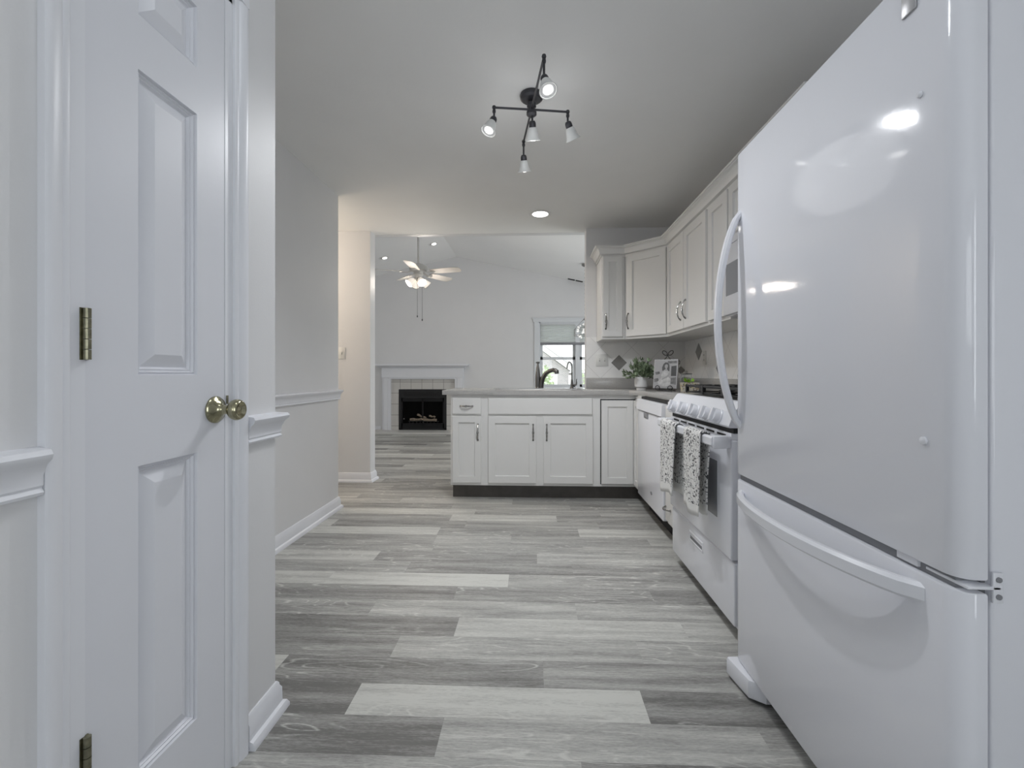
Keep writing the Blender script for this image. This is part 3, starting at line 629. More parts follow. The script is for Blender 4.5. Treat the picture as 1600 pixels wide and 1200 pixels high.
# ------------------------------------------------------------------ gas range
RW_ = 0.778
t = thing('gas_range', 'white freestanding gas range with five front knobs and two towels on its door', 'stove', (0.765, 2.540, 0), RIGHT)
MB().box(0.004, RW_-0.004, 0.040, 0.66, 0.04, 0.885, 0.003).build('body', M['app'], t)
for fx in (0.04, RW_-0.04):
    for fy in (0.09, 0.6): MB().tube([(fx, fy, 0), (fx, fy, 0.04)], 0.018, 10).build('foot', M['black'], t)
d = MB().box(0.004, RW_-0.004, 0.012, 0.05, 0.066, 0.312, 0.007, 3).build('storage_drawer', M['app'], t)
q = MB(); q.conc(0.28, 0.46, 0.225, 0.275, [(0, 0.0115), (0.004, 0.009), (0.010, 0.009), (0.014, 0.0125), (0.015, 0.0125)], back=0.0125); q.build('grip_recess', M['app2'], d)
MB().box(0.29, 0.45, 0.0108, 0.0118, 0.236, 0.252).build('grip_shadow', M['gask'], d)  # grey strip painted as the shadow inside the grip
d = MB().box(0.004, RW_-0.004, 0.0, 0.042, 0.322, 0.790, 0.008, 3).build('oven_door', M['app'], t)
MB().box(0.135, 0.645, -0.0012, 0.001, 0.452, 0.686, 0.0005).build('oven_window', M['ovenglass'], d, smooth=False)
o = MB().prism([(0.010*math.cos(a), 0.014*math.sin(a)) for a in [2*PI*i/20 for i in range(20)]], -0.0012, 0.0005, lambda a, b_, c: (a+0.345, c, b_+0.385)).build('badge', M['gask'], d, smooth=False); o['label'] = 'small grey round badge'
q = MB()
q.strip([(0.012, -0.062, 0.783), (RW_-0.012, -0.062, 0.783)], (0, 0, 1), 0.040, 0.022)
for x in (0.022, RW_-0.022): q.box(x-0.020, x+0.020, -0.066, 0.001, 0.758, 0.806, 0.005)
q.build('door_handle', M['app2'], d)
q = MB(); q.box(0.01, RW_-0.01, 0.004, 0.045, 0.790, 0.816, 0.002); vt = q.build('vent_bar', M['app2'], t)
q = MB()
for i in range(6): q.box(0.06+i*0.115, 0.06+i*0.115+0.085, 0.0025, 0.005, 0.799, 0.807)
q.build('vent_slot', M['dark'], vt, smooth=False)
MB().box(0.008, RW_-0.008, 0.012, 0.06, 0.816, 0.838).build('panel_gap_shade', M['dark'], t, smooth=False)  # dark filler painted as the shade below the knob panel
# sloping knob panel and front lip
q = MB(); q.prism([(-0.006, 0.838), (-0.010, 0.845), (0.010, 0.900), (0.018, 0.908), (0.040, 0.938), (0.052, 0.942), (0.062, 0.938), (0.062, 0.838)], 0.0, RW_, lambda a, b_, c: (c, a, b_)); q.build('control_panel', M['app2'], t, ang=15)
nrm = Vector((0, -0.94, 0.342)).normalized()
for ly in (2.44, 2.285, 2.13, 1.985, 1.875):
    x = 2.540-ly; A = align((x, 0.000, 0.872), nrm)
    k = MB().lathe([(0.032, 0.0), (0.032, 0.005), (0.029, 0.008), (0.0275, 0.024), (0.025, 0.028), (0, 0.028)], A, 28).build('knob', M['app2'], t)
    q = MB(); q.box(-0.010, 0.010, -0.0285, 0.0285, 0.012, 0.041, 0.004)
    for v in q.bm.verts: v.co = A @ v.co
    q.build('grip_bar', M['app2'], k)
# cooktop and grates
MB().box(0.0, RW_, 0.062, 0.66, 0.870, 0.935, 0.003).build('cooktop', M['app'], t)
MB().box(0.02, RW_-0.02, 0.068, 0.62, 0.9352, 0.9375).build('burner_well', M['black'], t, smooth=False)
for i in range(3):
    gx0 = 0.035+i*0.238; gx1 = gx0+0.228; q = MB()
    for gy0, gy1 in ((0.135, 0.352), (0.362, 0.590)):
        for a, b_ in (((gx0, gy0), (gx1, gy0)), ((gx1, gy0), (gx1, gy1)), ((gx1, gy1), (gx0, gy1)), ((gx0, gy1), (gx0, gy0))):
            q.strip([(a[0], a[1], 0.968), (b_[0], b_[1], 0.968)], (0, 0, 1), 0.012, 0.011); q.strip([(a[0], a[1], 0.936), (b_[0], b_[1], 0.936)], (0, 0, 1), 0.007, 0.009)
        cxm, cym = (gx0+gx1)/2, (gy0+gy1)/2
        for a, b_ in (((gx0, cym), (cxm-0.03, cym)), ((cxm+0.03, cym), (gx1, cym)), ((cxm, gy0), (cxm, cym-0.03)), ((cxm, cym+0.03), (cxm, gy1))):
            q.strip([(a[0], a[1], 0.970), (b_[0], b_[1], 0.970)], (0, 0, 1), 0.012, 0.010)
        for cxx in (gx0, gx1):
            for cyy in (gy0, gy1): q.box(cxx-0.008, cxx+0.008, cyy-0.008, cyy+0.008, 0.9307, 0.975, 0.002)
    [setattr(v.co, 'z', v.co.z+0.0165) for v in q.bm.verts]; [setattr(v.co, 'y', 0.075+(v.co.y-0.127)*(0.515/0.471)) for v in q.bm.verts]; q.build('grate', M['iron'], t)
for cxx, cyy in ((0.15, 0.245), (0.15, 0.475), (0.388, 0.36), (0.626, 0.245), (0.626, 0.475)):
    MB().lathe([(0.045, 0.9376), (0.045, 0.945), (0.036, 0.951), (0.036, 0.960), (0.032, 0.963), (0, 0.963)], Matrix.Translation((cxx, cyy, 0)), 24).build('burner', M['blackmatte'], t)

# towels draped over the oven handle (world coordinates: handle bar centre x = .703, z = .783)
def towel(label, ya, yb, zf, zb, seed):
    rnd = random.Random(seed); q = MB(); ny = 16; R = 0.0155; xh, zh = 0.703, 0.783
    path = []
    for i in range(15): path.append(('f', zf+(zh-0.01-zf)*i/14))
    top = [PI-0.35*0-PI*i/8 for i in range(9)]
    pts = []
    for i in range(16):
        pts.append((xh-R-0.0055, zf+(zh-zf)*i/15))
    for a in [PI-PI*i/8 for i in range(1, 8)]:
        pts.append((xh+(R+0.0055)*math.cos(a), zh+0.012+(R)*math.sin(a)))
    for i in range(16): pts.append((xh+R+0.0055, zh-(zh-zb)*i/15))
    uvl = q.bm.loops.layers.uv.new('UVMap'); L = [0.0]
    for a, b_ in zip(pts, pts[1:]): L.append(L[-1]+math.dist(a, b_))
    tot = L[-1]; grid = []
    for j in range(ny+1):
        f = j/ny; row = []
        for i, (x, z) in enumerate(pts):
            hang = max(0.0, (zh-z))/0.35
            front = x < xh
            amp = 0.006*min(1, hang*1.5)
            dx = amp*math.sin(f*9+seed)*(-1 if front else 0.5) + (-0.004*hang if front else 0.0)
            yy = ya+(yb-ya)*f; yc = (ya+yb)/2; yy = yc+(yy-yc)*(1-0.05*min(1, hang)) + (0.012*hang*math.sin(seed) if front else (0.03 if seed == 3 else 0.008)*min(1, hang*2))
            dz = 0.012*hang*math.sin(f*4+seed)
            row.append(q.bm.verts.new((x+dx, yy, z+dz)))
        grid.append(row)
    for j in range(ny):
        for i in range(len(pts)-1):
            fc = q.bm.faces.new((grid[j][i], grid[j+1][i], grid[j+1][i+1], grid[j][i+1]))
            for lp, (jj, ii) in zip(fc.loops, ((j, i), (j+1, i), (j+1, i+1), (j, i+1))):
                lp[uvl].uv = ((yb-ya)*jj/ny+seed*0.37, min(L[ii], tot-L[ii]))
    o = q.build('dish_towel', M['towel'], ang=80)
    md = o.modifiers.new('thickness', 'SOLIDIFY'); md.thickness = 0.004; md.offset = 0
    return tag(o, label, 'towel', 'botanical print towels on the oven handle')
towel('black and white botanical towel at the far end of the oven handle, nearest the dishwasher', 2.185, 2.425, 0.445, 0.45, 1)
towel('black and white botanical towel hanging at the middle of the oven handle', 1.862, 2.055, 0.460, 0.458, 3)

# microwave over the range
t = thing('microwave', 'white over the range microwave behind the refrigerator handle', 'microwave', (1.050, 2.525, 0), RIGHT)
MB().box(0.002, 0.758, 0.02, 0.385, 1.362, 1.785, 0.003).build('case', M['app'], t)
d = MB().box(0.002, 0.57, 0, 0.022, 1.368, 1.74, 0.006).build('door', M['app2'], t)
MB().box(0.04, 0.45, -0.0012, 0.001, 1.47, 1.64, 0.0005).build('door_window', M['ovenglass'], d, smooth=False)
MB().strip([(0.53, -0.01, 1.42), (0.53, -0.032, 1.48), (0.53, -0.034, 1.62), (0.53, -0.01, 1.69)], (1, 0, 0), 0.02, 0.012).build('door_handle', M['app2'], d)
MB().box(0.575, 0.758, 0, 0.022, 1.368, 1.74, 0.005).build('control_panel', M['app2'], t)
MB().box(0.002, 0.758, 0.004, 0.022, 1.745, 1.785, 0.003).build('vent_grille', M['app2'], t)

# ------------------------------------------------------------------ refrigerator
FX, FYf, FW = 0.700, 1.588, 0.823
t = thing('refrigerator', 'large white bottom freezer refrigerator on the right with bowed handles', 'refrigerator', (FX, FYf, 0), RIGHT)
MB().box(0.002, FW-0.002, 0.052, 0.73, 0.02, 1.785, 0.006, 3).build('cabinet', M['app'], t)
def fdoor(name, z0, z1):
    w, R = FW, 0.032; poly = []
    for i in range(9):
        a = PI+PI/2*i/8; poly.append((R+R*math.cos(a), R+R*math.sin(a)))
    nb = 14
    for i in range(1, nb):
        x = R+(w-2*R)*i/nb; poly.append((x, 0.0))
    for i in range(9):
        a = -PI/2+PI/2*i/8; poly.append((w-R+R*math.cos(a), R+R*math.sin(a)))
    poly += [(w, 0.045), (0, 0.045)]
    return MB().prism(poly, z0, z1, bev=0.004).build(name, M['app'], t, ang=25)
ud = fdoor('refrigerator_door', 0.706, 1.797)
ld = fdoor('freezer_drawer', 0.072, 0.686)
MB().box(0.012, FW-0.012, 0.045, 0.0522, 0.09, 1.78).build('gasket', M['gask'], t, smooth=False)
MB().box(0.02, FW-0.02, 0.012, 0.05, 0.6865, 0.7055).build('door_gap_strip', M['gask'], t, smooth=False)
def bow(n, f): return [f(i/n) for i in range(n+1)]
q = MB(); hz0, hz1, hx = 0.862, 1.602, 0.036
q.strip(bow(24, lambda s_: (hx, 0.012-0.084*math.sin(PI*s_)**0.62, hz0+(hz1-hz0)*s_)), (1, 0, 0), 0.028, 0.020)
q.build('door_handle', M['app2'], ud)
q = MB(); q.strip(bow(24, lambda s_: (0.046+(0.752-0.046)*s_, 0.008-0.078*math.sin(PI*s_)**0.6, 0.640+0.012*s_)), (0, 0, 1), 0.036, 0.022)
q.build('drawer_handle', M['app2'], ld)
for x_, z_, r_ in ((0.749, 1.552, 0.006), (0.757, 0.927, 0.008)):
    MB().lathe([(r_, 0), (r_*0.9, 0.003), (r_*0.5, 0.0045), (0, 0.005)], align((x_, -0.0006, z_), (0, -1, 0)), 16).build('hole_plug', M['app2'], ud)
o = MB().box(0.711, 0.743, -0.004, 0.0, 1.716, 1.772, 0.0015).build('nameplate', M['frame'], ud); o['label'] = 'small grey metal nameplate'
# middle hinge
q = MB(); q.box(FW-0.0005, FW+0.004, 0.050, 0.066, 0.672, 0.722, 0.001); q.box(FW-0.075, FW+0.004, 0.010, 0.062, 0.694, 0.699, 0.001); q.tube([(FW-0.045, 0.025, 0.688), (FW-0.045, 0.025, 0.704)], 0.012, 14)
hg = q.build('hinge', M['app2'], t)
for z_ in (0.683, 0.711): MB().lathe([(0.0045, 0), (0.0045, 0.002), (0, 0.0026)], align((FW+0.004, 0.058, z_), (1, 0, 0)), 14).build('screw', M['gask'], hg)
MB().box(FW-0.135, FW-0.088, 0.006, 0.045, 0.692, 0.7055, 0.001).build('door_stop', M['app2'], t)
q = MB(); q.prism([(0.0, -0.022), (0.008, -0.03), (0.125, -0.012), (0.155, 0.03), (0.155, 0.10), (0.0, 0.10)], 0.008, 0.068, bev=0.008); q.build('foot_cover', M['app2'], t)
MB().box(0.02, FW-0.02, 0.075, 0.10, 0.012, 0.085).build('base_grille', M['dark'], t, smooth=False)

# ------------------------------------------------------------------ things on the corner of the worktop
ZT = CZ1+0.0004
t = thing('potted_plant', 'small leafy green plant in a white ceramic pot on the corner of the worktop', 'plant', (0.930, 3.90, ZT))
MB().lathe([(0.040, 0.0), (0.041, 0.012), (0.036, 0.016), (0.045, 0.018), (0.054, 0.026), (0.056, 0.04), (0.056, 0.108), (0.0535, 0.110), (0.052, 0.106), (0.052, 0.10), (0, 0.10)], None, 40).build('pot', M['pot'], t)
q = MB(); rnd = random.Random(5)
q.lathe([(0.051, 0.100), (0.03, 0.106), (0, 0.108)], None, 20)
q.build('soil', M['soil'], t)
q = MB(); stems = []
for i in range(46):
    az = rnd.random()*2*PI
    el = rnd.uniform(0.35, 1.45); L_ = rnd.uniform(0.10, 0.185)*(0.60 if math.cos(az+PI/4) > 0.3 else 0.80 if math.cos(az) < -0.5 else 1.0); d0 = Vector((math.cos(az)*math.cos(el)*1.15, math.sin(az)*math.cos(el), math.sin(el)*0.95))
    p0 = Vector((math.cos(az)*0.02, math.sin(az)*0.02, 0.104)); pts = [p0+d0*L_*s_ + Vector((0, 0, -0.03*s_*s_*(1.2-el*0.8))) for s_ in (0, .35, .7, 1)]
    stems.append((pts, az))
    q.tube(pts, [0.0016, 0.0014, 0.0011, 0.0007], 5)
q.build('stems', M['leaf'], t)
q = MB()
def leaf(q, p, d, L_, w, rnd):
    d = d.normalized(); s_ = d.cross(Vector((0, 0, 1))).normalized() if abs(d.z) < .95 else Vector((1, 0, 0)); s_ = (s_+Vector((rnd.uniform(-.5, .5), rnd.uniform(-.5, .5), rnd.uniform(-.5, .5)))).normalized(); s_ = (s_-d*s_.dot(d)).normalized(); n_ = d.cross(s_)
    prof = [(0, 0.0), (.18, .5), (.42, 1.0), (.68, .85), (.88, .45), (1, 0)]
    L1 = [q.bm.verts.new(p+d*L_*a+s_*w*b_/2+n_*(0.12*L_*b_-0.1*L_*a*a)) for a, b_ in prof]; mid = [q.bm.verts.new(p+d*L_*a-n_*0.1*L_*a*a) for a, b_ in prof[1:-1]]
    R1 = [q.bm.verts.new(p+d*L_*a-s_*w*b_/2+n_*(0.12*L_*b_-0.1*L_*a*a)) for a, b_ in prof[1:-1]]
    c = [L1[0]]+mid+[L1[-1]]
    for i in range(5):
        for side in (L1, [L1[0]]+R1+[L1[-1]]):
            f = [c[i], c[i+1], side[i+1], side[i]]; f2 = []
            for v in f:
                if v not in f2: f2.append(v)
            if len(f2) > 2:
                try: q.bm.faces.new(f2)
                except ValueError: pass
for pts, az in stems:
    for s_ in (1, 1, 2, 2, 3, 3, 3):
        d = (pts[s_]-pts[s_-1]).normalized()+Vector((rnd.uniform(-1, 1), rnd.uniform(-1, 1), rnd.uniform(-.5, .7)))*0.9
        leaf(q, pts[s_]+Vector((rnd.uniform(-1, 1), rnd.uniform(-1, 1), rnd.uniform(-1, 1)))*0.006, d, rnd.uniform(0.030, 0.050), rnd.uniform(0.021, 0.034), rnd)
q.build('leaves', M['leaf'], t, ang=60)

# framed photograph on a wire easel
def tilt_thing(name, label, cat, loc, rz, rx):
    o = thing(name, label, cat, loc); o.rotation_euler = (rx, 0, rz); return o
EL, ER = (1.055, 3.645, ZT+0.001), math.radians(-33)
t = tilt_thing('picture_frame', 'framed black and white photograph of a seated woman leaning on a wire easel', 'picture frame', (EL[0], EL[1], EL[2]+0.020), ER, math.radians(-11))
w, hgt = 0.188, 0.236
q = MB(); q.box(-w/2, w/2, 0, 0.030, 0, hgt, 0.001); q.build('frame', M['frame'], t, smooth=False)
q = MB(); q.box(-w/2+0.004, w/2-0.004, -0.001, 0.0, 0.004, hgt-0.004); pr_ = q.build('photo_print', M['paper'], t, smooth=False)
def flat(poly, m, name, k):
    o = MB().prism([(a*w-w/2, b_*hgt) for a, b_ in poly], -0.0013-k*0.0003, -0.001, lambda a, b_, c: (a, c, b_)).build(name, M[m], pr_, smooth=False)
ell = lambda cx, cy, rx, ry, n=18: [(cx+rx*math.cos(2*PI*i/n), cy+ry*math.sin(2*PI*i/n)) for i in range(n)]
flat([(.58, .95), (.97, .95), (.97, .86), (.58, .86)], 'p_mid', 'printed_shelf', 0)
flat([(.74, .76), (.96, .78), (.96, .42), (.74, .42)], 'p_dark', 'printed_shadow', 0)
flat([(.74, .36), (.96, .38), (.96, .12), (.74, .16)], 'p_mid', 'printed_chair', 0)
flat([(.05, .56), (.24, .58), (.28, .50), (.10, .46)], 'p_mid', 'printed_cushion', 0)
flat([(.03, .32), (.20, .35), (.24, .24), (.05, .20)], 'p_mid', 'printed_throw', 0)
flat([(.36, .60), (.35, .72), (.40, .84), (.48, .90), (.58, .89), (.65, .82), (.67, .70), (.66, .58), (.58, .62), (.44, .62)], 'p_hair', 'printed_hair', 1)
flat([(.38, .57), (.46, .64), (.57, .64), (.66, .57), (.70, .44), (.62, .40), (.74, .30), (.72, .10), (.50, .05), (.26, .09), (.18, .22), (.34, .36), (.33, .46)], 'p_dress', 'printed_dress', 2)
flat([(.66, .55), (.72, .46), (.58, .36), (.36, .28), (.35, .32), (.55, .42), (.62, .47)], 'p_skin', 'printed_arm', 3)
flat([(.48, .60), (.50, .70), (.56, .70), (.57, .60)], 'p_skin', 'printed_neck', 3)
flat(ell(.525, .765, .066, .082), 'p_skin', 'printed_face', 4)
flat([(.455, .78), (.47, .85), (.53, .87), (.59, .84), (.60, .79), (.55, .83), (.49, .82)], 'p_hair', 'printed_fringe', 5)
t = tilt_thing('display_easel', 'black wire easel with a clover loop top holding the framed photograph', 'easel', EL, ER, 0)
lean = lambda z_, off=0.0: (z_-0.02)*math.tan(math.radians(11))+0.034+off
q = MB()
def wire(pts, r_=0.0034, closed=False): q.tube(pts, r_, 8, closed)
for sg in (-1, 1):
    # foot hook: curls up in front of the frame
    pts = [(sg*0.05, 0.13, 0.003), (sg*0.05, 0.02, 0.0035), (sg*0.05, -0.018, 0.004)] + [(sg*(0.05+0.018*math.sin(a)), -0.022, 0.022-0.018*math.cos(a)) for a in [2*PI*i/14 for i in range(1, 13)]]
    wire(pts)
    # side scroll
    pts = [(sg*0.03, lean(0.25), 0.25)] + [(sg*(0.075+0.024*math.cos(a)), lean(0.232), 0.228+0.024*math.sin(a)) for a in [PI*0.9-PI*1.6*i/14 for i in range(15)]]
    wire(pts)
    # stem into the clover loops
    wire([(sg*0.03, lean(0.25), 0.25), (sg*0.012, lean(0.265), 0.265), (sg*0.002, lean(0.285), 0.285), (sg*0.006, lean(0.296), 0.298)])
    wire([(sg*(0.024+0.020*math.cos(a)), lean(0.305), 0.306+0.017*math.sin(a)+0.009*math.cos(a)) for a in [2*PI*i/16 for i in range(16)]], closed=True)
    wire([(sg*0.05, 0.02, 0.004), (sg*0.03, lean(0.25), 0.25)])
wire([(0, 0.13, 0.003), (0, lean(0.20), 0.20)]); wire([(-0.05, 0.13, 0.003), (0.05, 0.13, 0.003)]); wire([(-0.05, 0.018, 0.0035), (0.05, 0.018, 0.0035)])
q.build('wire_frame', M['iron'], t)

t = thing('patterned_box', 'small printed box with speckled floral pattern standing between photograph and stove', 'box', (1.155, 3.36, ZT), math.radians(-8))
q = MB(); q.prism([(-0.055, -0.04), (0.055, -0.04), (0.055, 0.04), (-0.055, 0.04)], 0, 0.072)
for v in q.bm.verts: v.co.x *= 1+0.10*v.co.z/0.072; v.co.y *= 1+0.10*v.co.z/0.072
q.build('box_body', M['print'], t, smooth=False)
t = thing('green_sprig', 'bright green sprig of leaves lying on top of the patterned box', 'plant', (1.16, 3.36, ZT+0.0725))
q = MB(); rnd = random.Random(3)
for i in range(14):
    a = rnd.random()*2*PI; leaf(q, Vector((rnd.uniform(-.03, .02), rnd.uniform(-.015, .015), 0.004)), Vector((math.cos(a), math.sin(a)*0.6, rnd.uniform(0.1, 0.7))), rnd.uniform(.028, .045), rnd.uniform(.018, .026), rnd)
q.build('sprig_leaves', M['lime'], t, ang=60)
t = thing('glass_jar', 'clear glass jar standing in the worktop corner behind the framed photograph', 'jar', (1.30, 3.86, ZT))
MB().lathe([(0.045, 0.0), (0.05, 0.006), (0.05, 0.10), (0.042, 0.118), (0.042, 0.13), (0.039, 0.13), (0.039, 0.118), (0.046, 0.10), (0.046, 0.008), (0, 0.008)], None, 28).build('jar_body', M['jar'], t)
MB().lathe([(0.044, 0.1305), (0.046, 0.134), (0.046, 0.139), (0.012, 0.144), (0.010, 0.15), (0.013, 0.158), (0, 0.162)], None, 28).build('lid', M['jar'], t)
t = thing('pepper_mill', 'black topped pepper mill beside the stove behind the refrigerator handle', 'pepper mill', (1.295, 2.83, ZT))
MB().lathe([(0.026, 0), (0.027, 0.02), (0.022, 0.04), (0.022, 0.095), (0.025, 0.10), (0.025, 0.108)], None, 24).build('mill_body', M['steel'], t)
MB().lathe([(0.026, 0.1085), (0.027, 0.125), (0.024, 0.143), (0.012, 0.152), (0.006, 0.155), (0, 0.158)], None, 24).build('mill_top', M['black'], t)

# ------------------------------------------------------------------ kitchen ceiling fixture
C0 = Vector((-0.008, 2.235, 0)); ZA = 2.366; rot = math.radians(8)
t = thing('ceiling_spotlight', 'dark bronze four armed ceiling spotlight with five frosted glass heads', 'ceiling light', (C0.x, C0.y, ZC))
dz = ZA-ZC
MB().lathe([(0.056, -0.0005), (0.058, -0.006), (0.056, -0.020), (0.046, -0.028), (0.020, -0.031), (0.012, -0.034), (0.012, -0.05)], None, 36).build('canopy', M['bronze'], t)
q = MB(); q.lathe([(0.0, dz+0.034), (0.018, dz+0.034), (0.023, dz+0.028), (0.023, dz+0.014), (0.017, dz+0.010), (0.017, dz-0.008), (0.025, dz-0.012), (0.025, dz-0.026), (0.016, dz-0.034), (0.008, dz-0.036), (0, dz-0.036)], None, 28); q.build('hub', M['bronze'], t)
heads = [((0.045, 1.864), 0.088, (0.20, -0.36, -0.91), 26), ((-0.193, 2.210), 0.055, (-0.30, -0.27, -0.91), 40), ((0.174, 2.262), 0.055, (0.36, 0.40, -0.80), 9), ((-0.054, 2.540), 0.082, (0.06, 0.40, -0.90), 31), ((-0.004, 2.236), 0.062, (0.05, 0.42, -0.88), 42)]
for (hx_, hy_), sl, dr_, watts in heads:
    e = Vector((hx_-C0.x, hy_-C0.y, dz))
    c0 = Vector((0, 0, dz)); arm = e-c0
    q = MB()
    if arm.length > 0.05:
        q.tube([c0, e], 0.0052, 12); q.lathe([(0, -0.010), (0.008, -0.007), (0.010, 0), (0.008, 0.007), (0, 0.010)], Matrix.Translation(e), 16)
    q.tube([e, e-Vector((0, 0, sl))], 0.0050, 12); q.lathe([(0.0075, -0.012), (0.0085, -0.016), (0.0085, -0.022), (0.0075, -0.026)], Matrix.Translation(e), 16)
    q.build('arm', M['bronze'], t)
    p = e-Vector((0, 0, sl)); d_ = Vector(dr_).normalized(); A = align(p+Vector((0, 0, 0.004)), d_)
    s_ = MB().lathe([(0, -0.004), (0.012, -0.002), (0.0165, 0.006), (0.0175, 0.014), (0.0175, 0.026), (0.016, 0.029)], A, 28).build('lamp_socket', M['bronze'], t)
    MB().lathe([(0.0168, 0.026), (0.0215, 0.033), (0.0255, 0.045), (0.0285, 0.060), (0.0325, 0.075), (0.0375, 0.083), (0.0385, 0.0855), (0.0365, 0.0865), (0.034, 0.0845), (0.030, 0.074), (0.024, 0.046), (0.016, 0.030)], A, 32, cap=False).build('glass_shade', M['frost'], s_)
    MB().lathe([(0.0335, 0.0825), (0.0205, 0.0805), (0.0205, 0.078), (0.0325, 0.080)], A, 32, cap=False).build('glass_lens', M['lens'], s_)
    MB().lathe([(0.012, 0.070), (0.0195, 0.079), (0.0185, 0.0835), (0.010, 0.0865), (0, 0.087)], A, 24).build('bulb', M['bulb'], s_)
    wp = Vector((C0.x, C0.y, ZC))+p+d_*0.090
    lamp('spotlight_beam', 'SPOT', wp, watts, (0.95, 0.97, 1.0), 0.013, d_, spot=math.radians(116), blend=1.0)

lamp('shade_glow_fill', 'POINT', (C0.x, C0.y, 2.15), 1.6, (0.97, 0.98, 1.0), 0.22)  # added free-floating light for the shades' glow, lifts the ceiling

def downlight(label, p, nrm_, r_=0.088, glow='can', power=8, color=(1, 0.95, 0.88)):
    t = thing('recessed_light', label, 'ceiling light', p, 0, 'round recessed ceiling lights')
    A = align((0, 0, 0), nrm_)
    MB().lathe([(r_, 0.0004), (r_, 0.004), (r_*0.94, 0.007), (r_*0.80, 0.006), (r_*0.72, 0.0025), (r_*0.72, 0.0006)], A, 36).build('trim_ring', M['white'], t)
    if glow == 'can': MB().lathe([(r_*0.72, 0.0012), (r_*0.70, 0.003), (0, 0.004)], A, 32).build('diffuser', M[glow], t)
    else:
        MB().lathe([(r_*0.72, 0.0012), (r_*0.70, 0.002), (0, 0.0024)], A, 32).build('baffle', M['cangrey'], t)
        MB().lathe([(0.036, 0.0026), (0.036, 0.007), (0.026, 0.012), (0, 0.014)], Matrix.Translation((0.012, 0, 0)) @ A, 24).build('bulb', M['can'], t)
    n_ = Vector(nrm_).normalized()
    lamp('downlight_beam', 'SPOT', Vector(p)+n_*0.02, power, color, 0.06, n_, spot=math.radians(140), blend=0.9)
downlight('lit round recessed light in the flat kitchen ceiling in front of the living room opening', (0.062, 3.90, ZC), (0, 0, -1), 0.096, power=18)

# ------------------------------------------------------------------ living room
def slope_pt(u, v, left=True):
    xc = (u-805)/F_PX; zc = (585-v)/F_PX; n_ = math.hypot(1, T_YAW); c_, s_ = 1/n_, T_YAW/n_
    d = Vector((xc*c_-s_, xc*s_+c_, zc))
    # plane z = RZ - S*|x-RX|
    S = SL if left else -SR
    k_ = (RZ-S*RX-EYE)/(d.z-S*d.x)
    return Vector((0, 0, EYE))+d*k_
nl = Vector((SL, 0, -1)).normalized(); nr = Vector((-SR, 0, -1)).normalized()
downlight('recessed light on the left slope of the vaulted ceiling nearest the hall wall', slope_pt(600, 403), nl, 0.085, 'can_dim', power=1.8)
downlight('recessed light on the left slope of the vaulted ceiling above the fan', slope_pt(677, 381), nl, 0.085, 'can_dim', power=1.8)

# fireplace
t = thing('fireplace', 'white mantel fireplace with tile surround and black gas firebox', 'fireplace', (0, YF, 0))
MX0, MX1, MY = -2.745, -1.268, -0.095       # outer leg edges, leg face
HZ = 0.032
for a, b_ in ((MX0, MX0+0.03), (MX1-0.15, MX1-0.10)):
    q = MB(); q.box(a, a+0.15, MY, -0.001, HZ, 0.985); q.box(b_, b_+0.07, MY-0.012, MY, HZ, 0.985, 0.003); q.build('mantel_leg', M['trim'], t, smooth=False)
q = MB(); q.box(MX0-0.008, MX1+0.008, MY-0.018, -0.001, 0.985, 1.165, 0.003); q.box(MX0+0.15, MX1-0.15, MY-0.006, -0.001, 0.960, 0.985, 0.003); q.build('mantel_frieze', M['trim'], t, smooth=False)
q = MB(); q.sweep([(0, 1.165), (0.02, 1.167), (0.035, 1.18), (0.06, 1.195), (0.09, 1.20), (0.095, 1.205), (0.095, 1.232), (0, 1.232)], [(MX0-0.01, -0.001), (MX0-0.01, MY-0.02), (MX1+0.01, MY-0.02), (MX1+0.01, -0.001)]); q.box(MX0-0.01, MX1+0.01, MY-0.02, -0.001, 1.165, 1.232); q.build('mantel_shelf', M['trim'], t, smooth=False)
TX0, TX1 = MX0+0.15, MX1-0.15; FX0, FX1, FZ1 = -2.455, -1.575, 0.775
q = MB(); q.box(TX0, FX0, -0.045, -0.001, HZ, 0.960); q.box(FX1, TX1, -0.045, -0.001, HZ, 0.960); q.box(FX0, FX1, -0.045, -0.001, FZ1, 0.960); q.build('tile_surround', M['fptile'], t, smooth=False)
HY = 7.72-YF
q = MB(); q.box(-3.35, -0.95, HY, -0.001, 0.0006, HZ, 0.003); q.build('hearth', M['hearth'], t, smooth=False)
q = MB()
for z0, z1 in ((FZ1-0.155, FZ1), (HZ, HZ+0.03)): q.box(FX0, FX1, -0.052, -0.02, z0, z1, 0.002)
q.box(FX0, FX0+0.045, -0.052, -0.02, HZ, FZ1-0.15); q.box(FX1-0.045, FX1, -0.052, -0.02, HZ, FZ1-0.15)
q.build('firebox_surround', M['blackmatte'], t, smooth=False)
q = MB()
for i in range(4): q.box(FX0+0.09, FX1-0.09, -0.054, -0.05, FZ1-0.115+i*0.018, FZ1-0.107+i*0.018)
q.build('louvre', M['black'], t, smooth=False)
q = MB(); a0_, a1_ = FX0+0.045, FX1-0.045; z0, z1 = HZ+0.03, FZ1-0.155
q.box(a0_, a1_, -0.004, -0.002, z0, z1); q.build('firebox_back', M['fireglass'], t, smooth=False)
q = MB(); q.box(a0_, a0_+0.025, -0.049, -0.02, z0, z1); q.box(a1_-0.025, a1_, -0.049, -0.02, z0, z1); q.box((a0_+a1_)/2-0.012, (a0_+a1_)/2+0.012, -0.049, -0.04, z0, z1); q.box(a0_, a1_, -0.049, -0.03, z1-0.07, z1); q.box(a0_, a1_, -0.049, -0.03, z0, z0+0.09)
q.build('door_frame', M['black'], t, smooth=False)
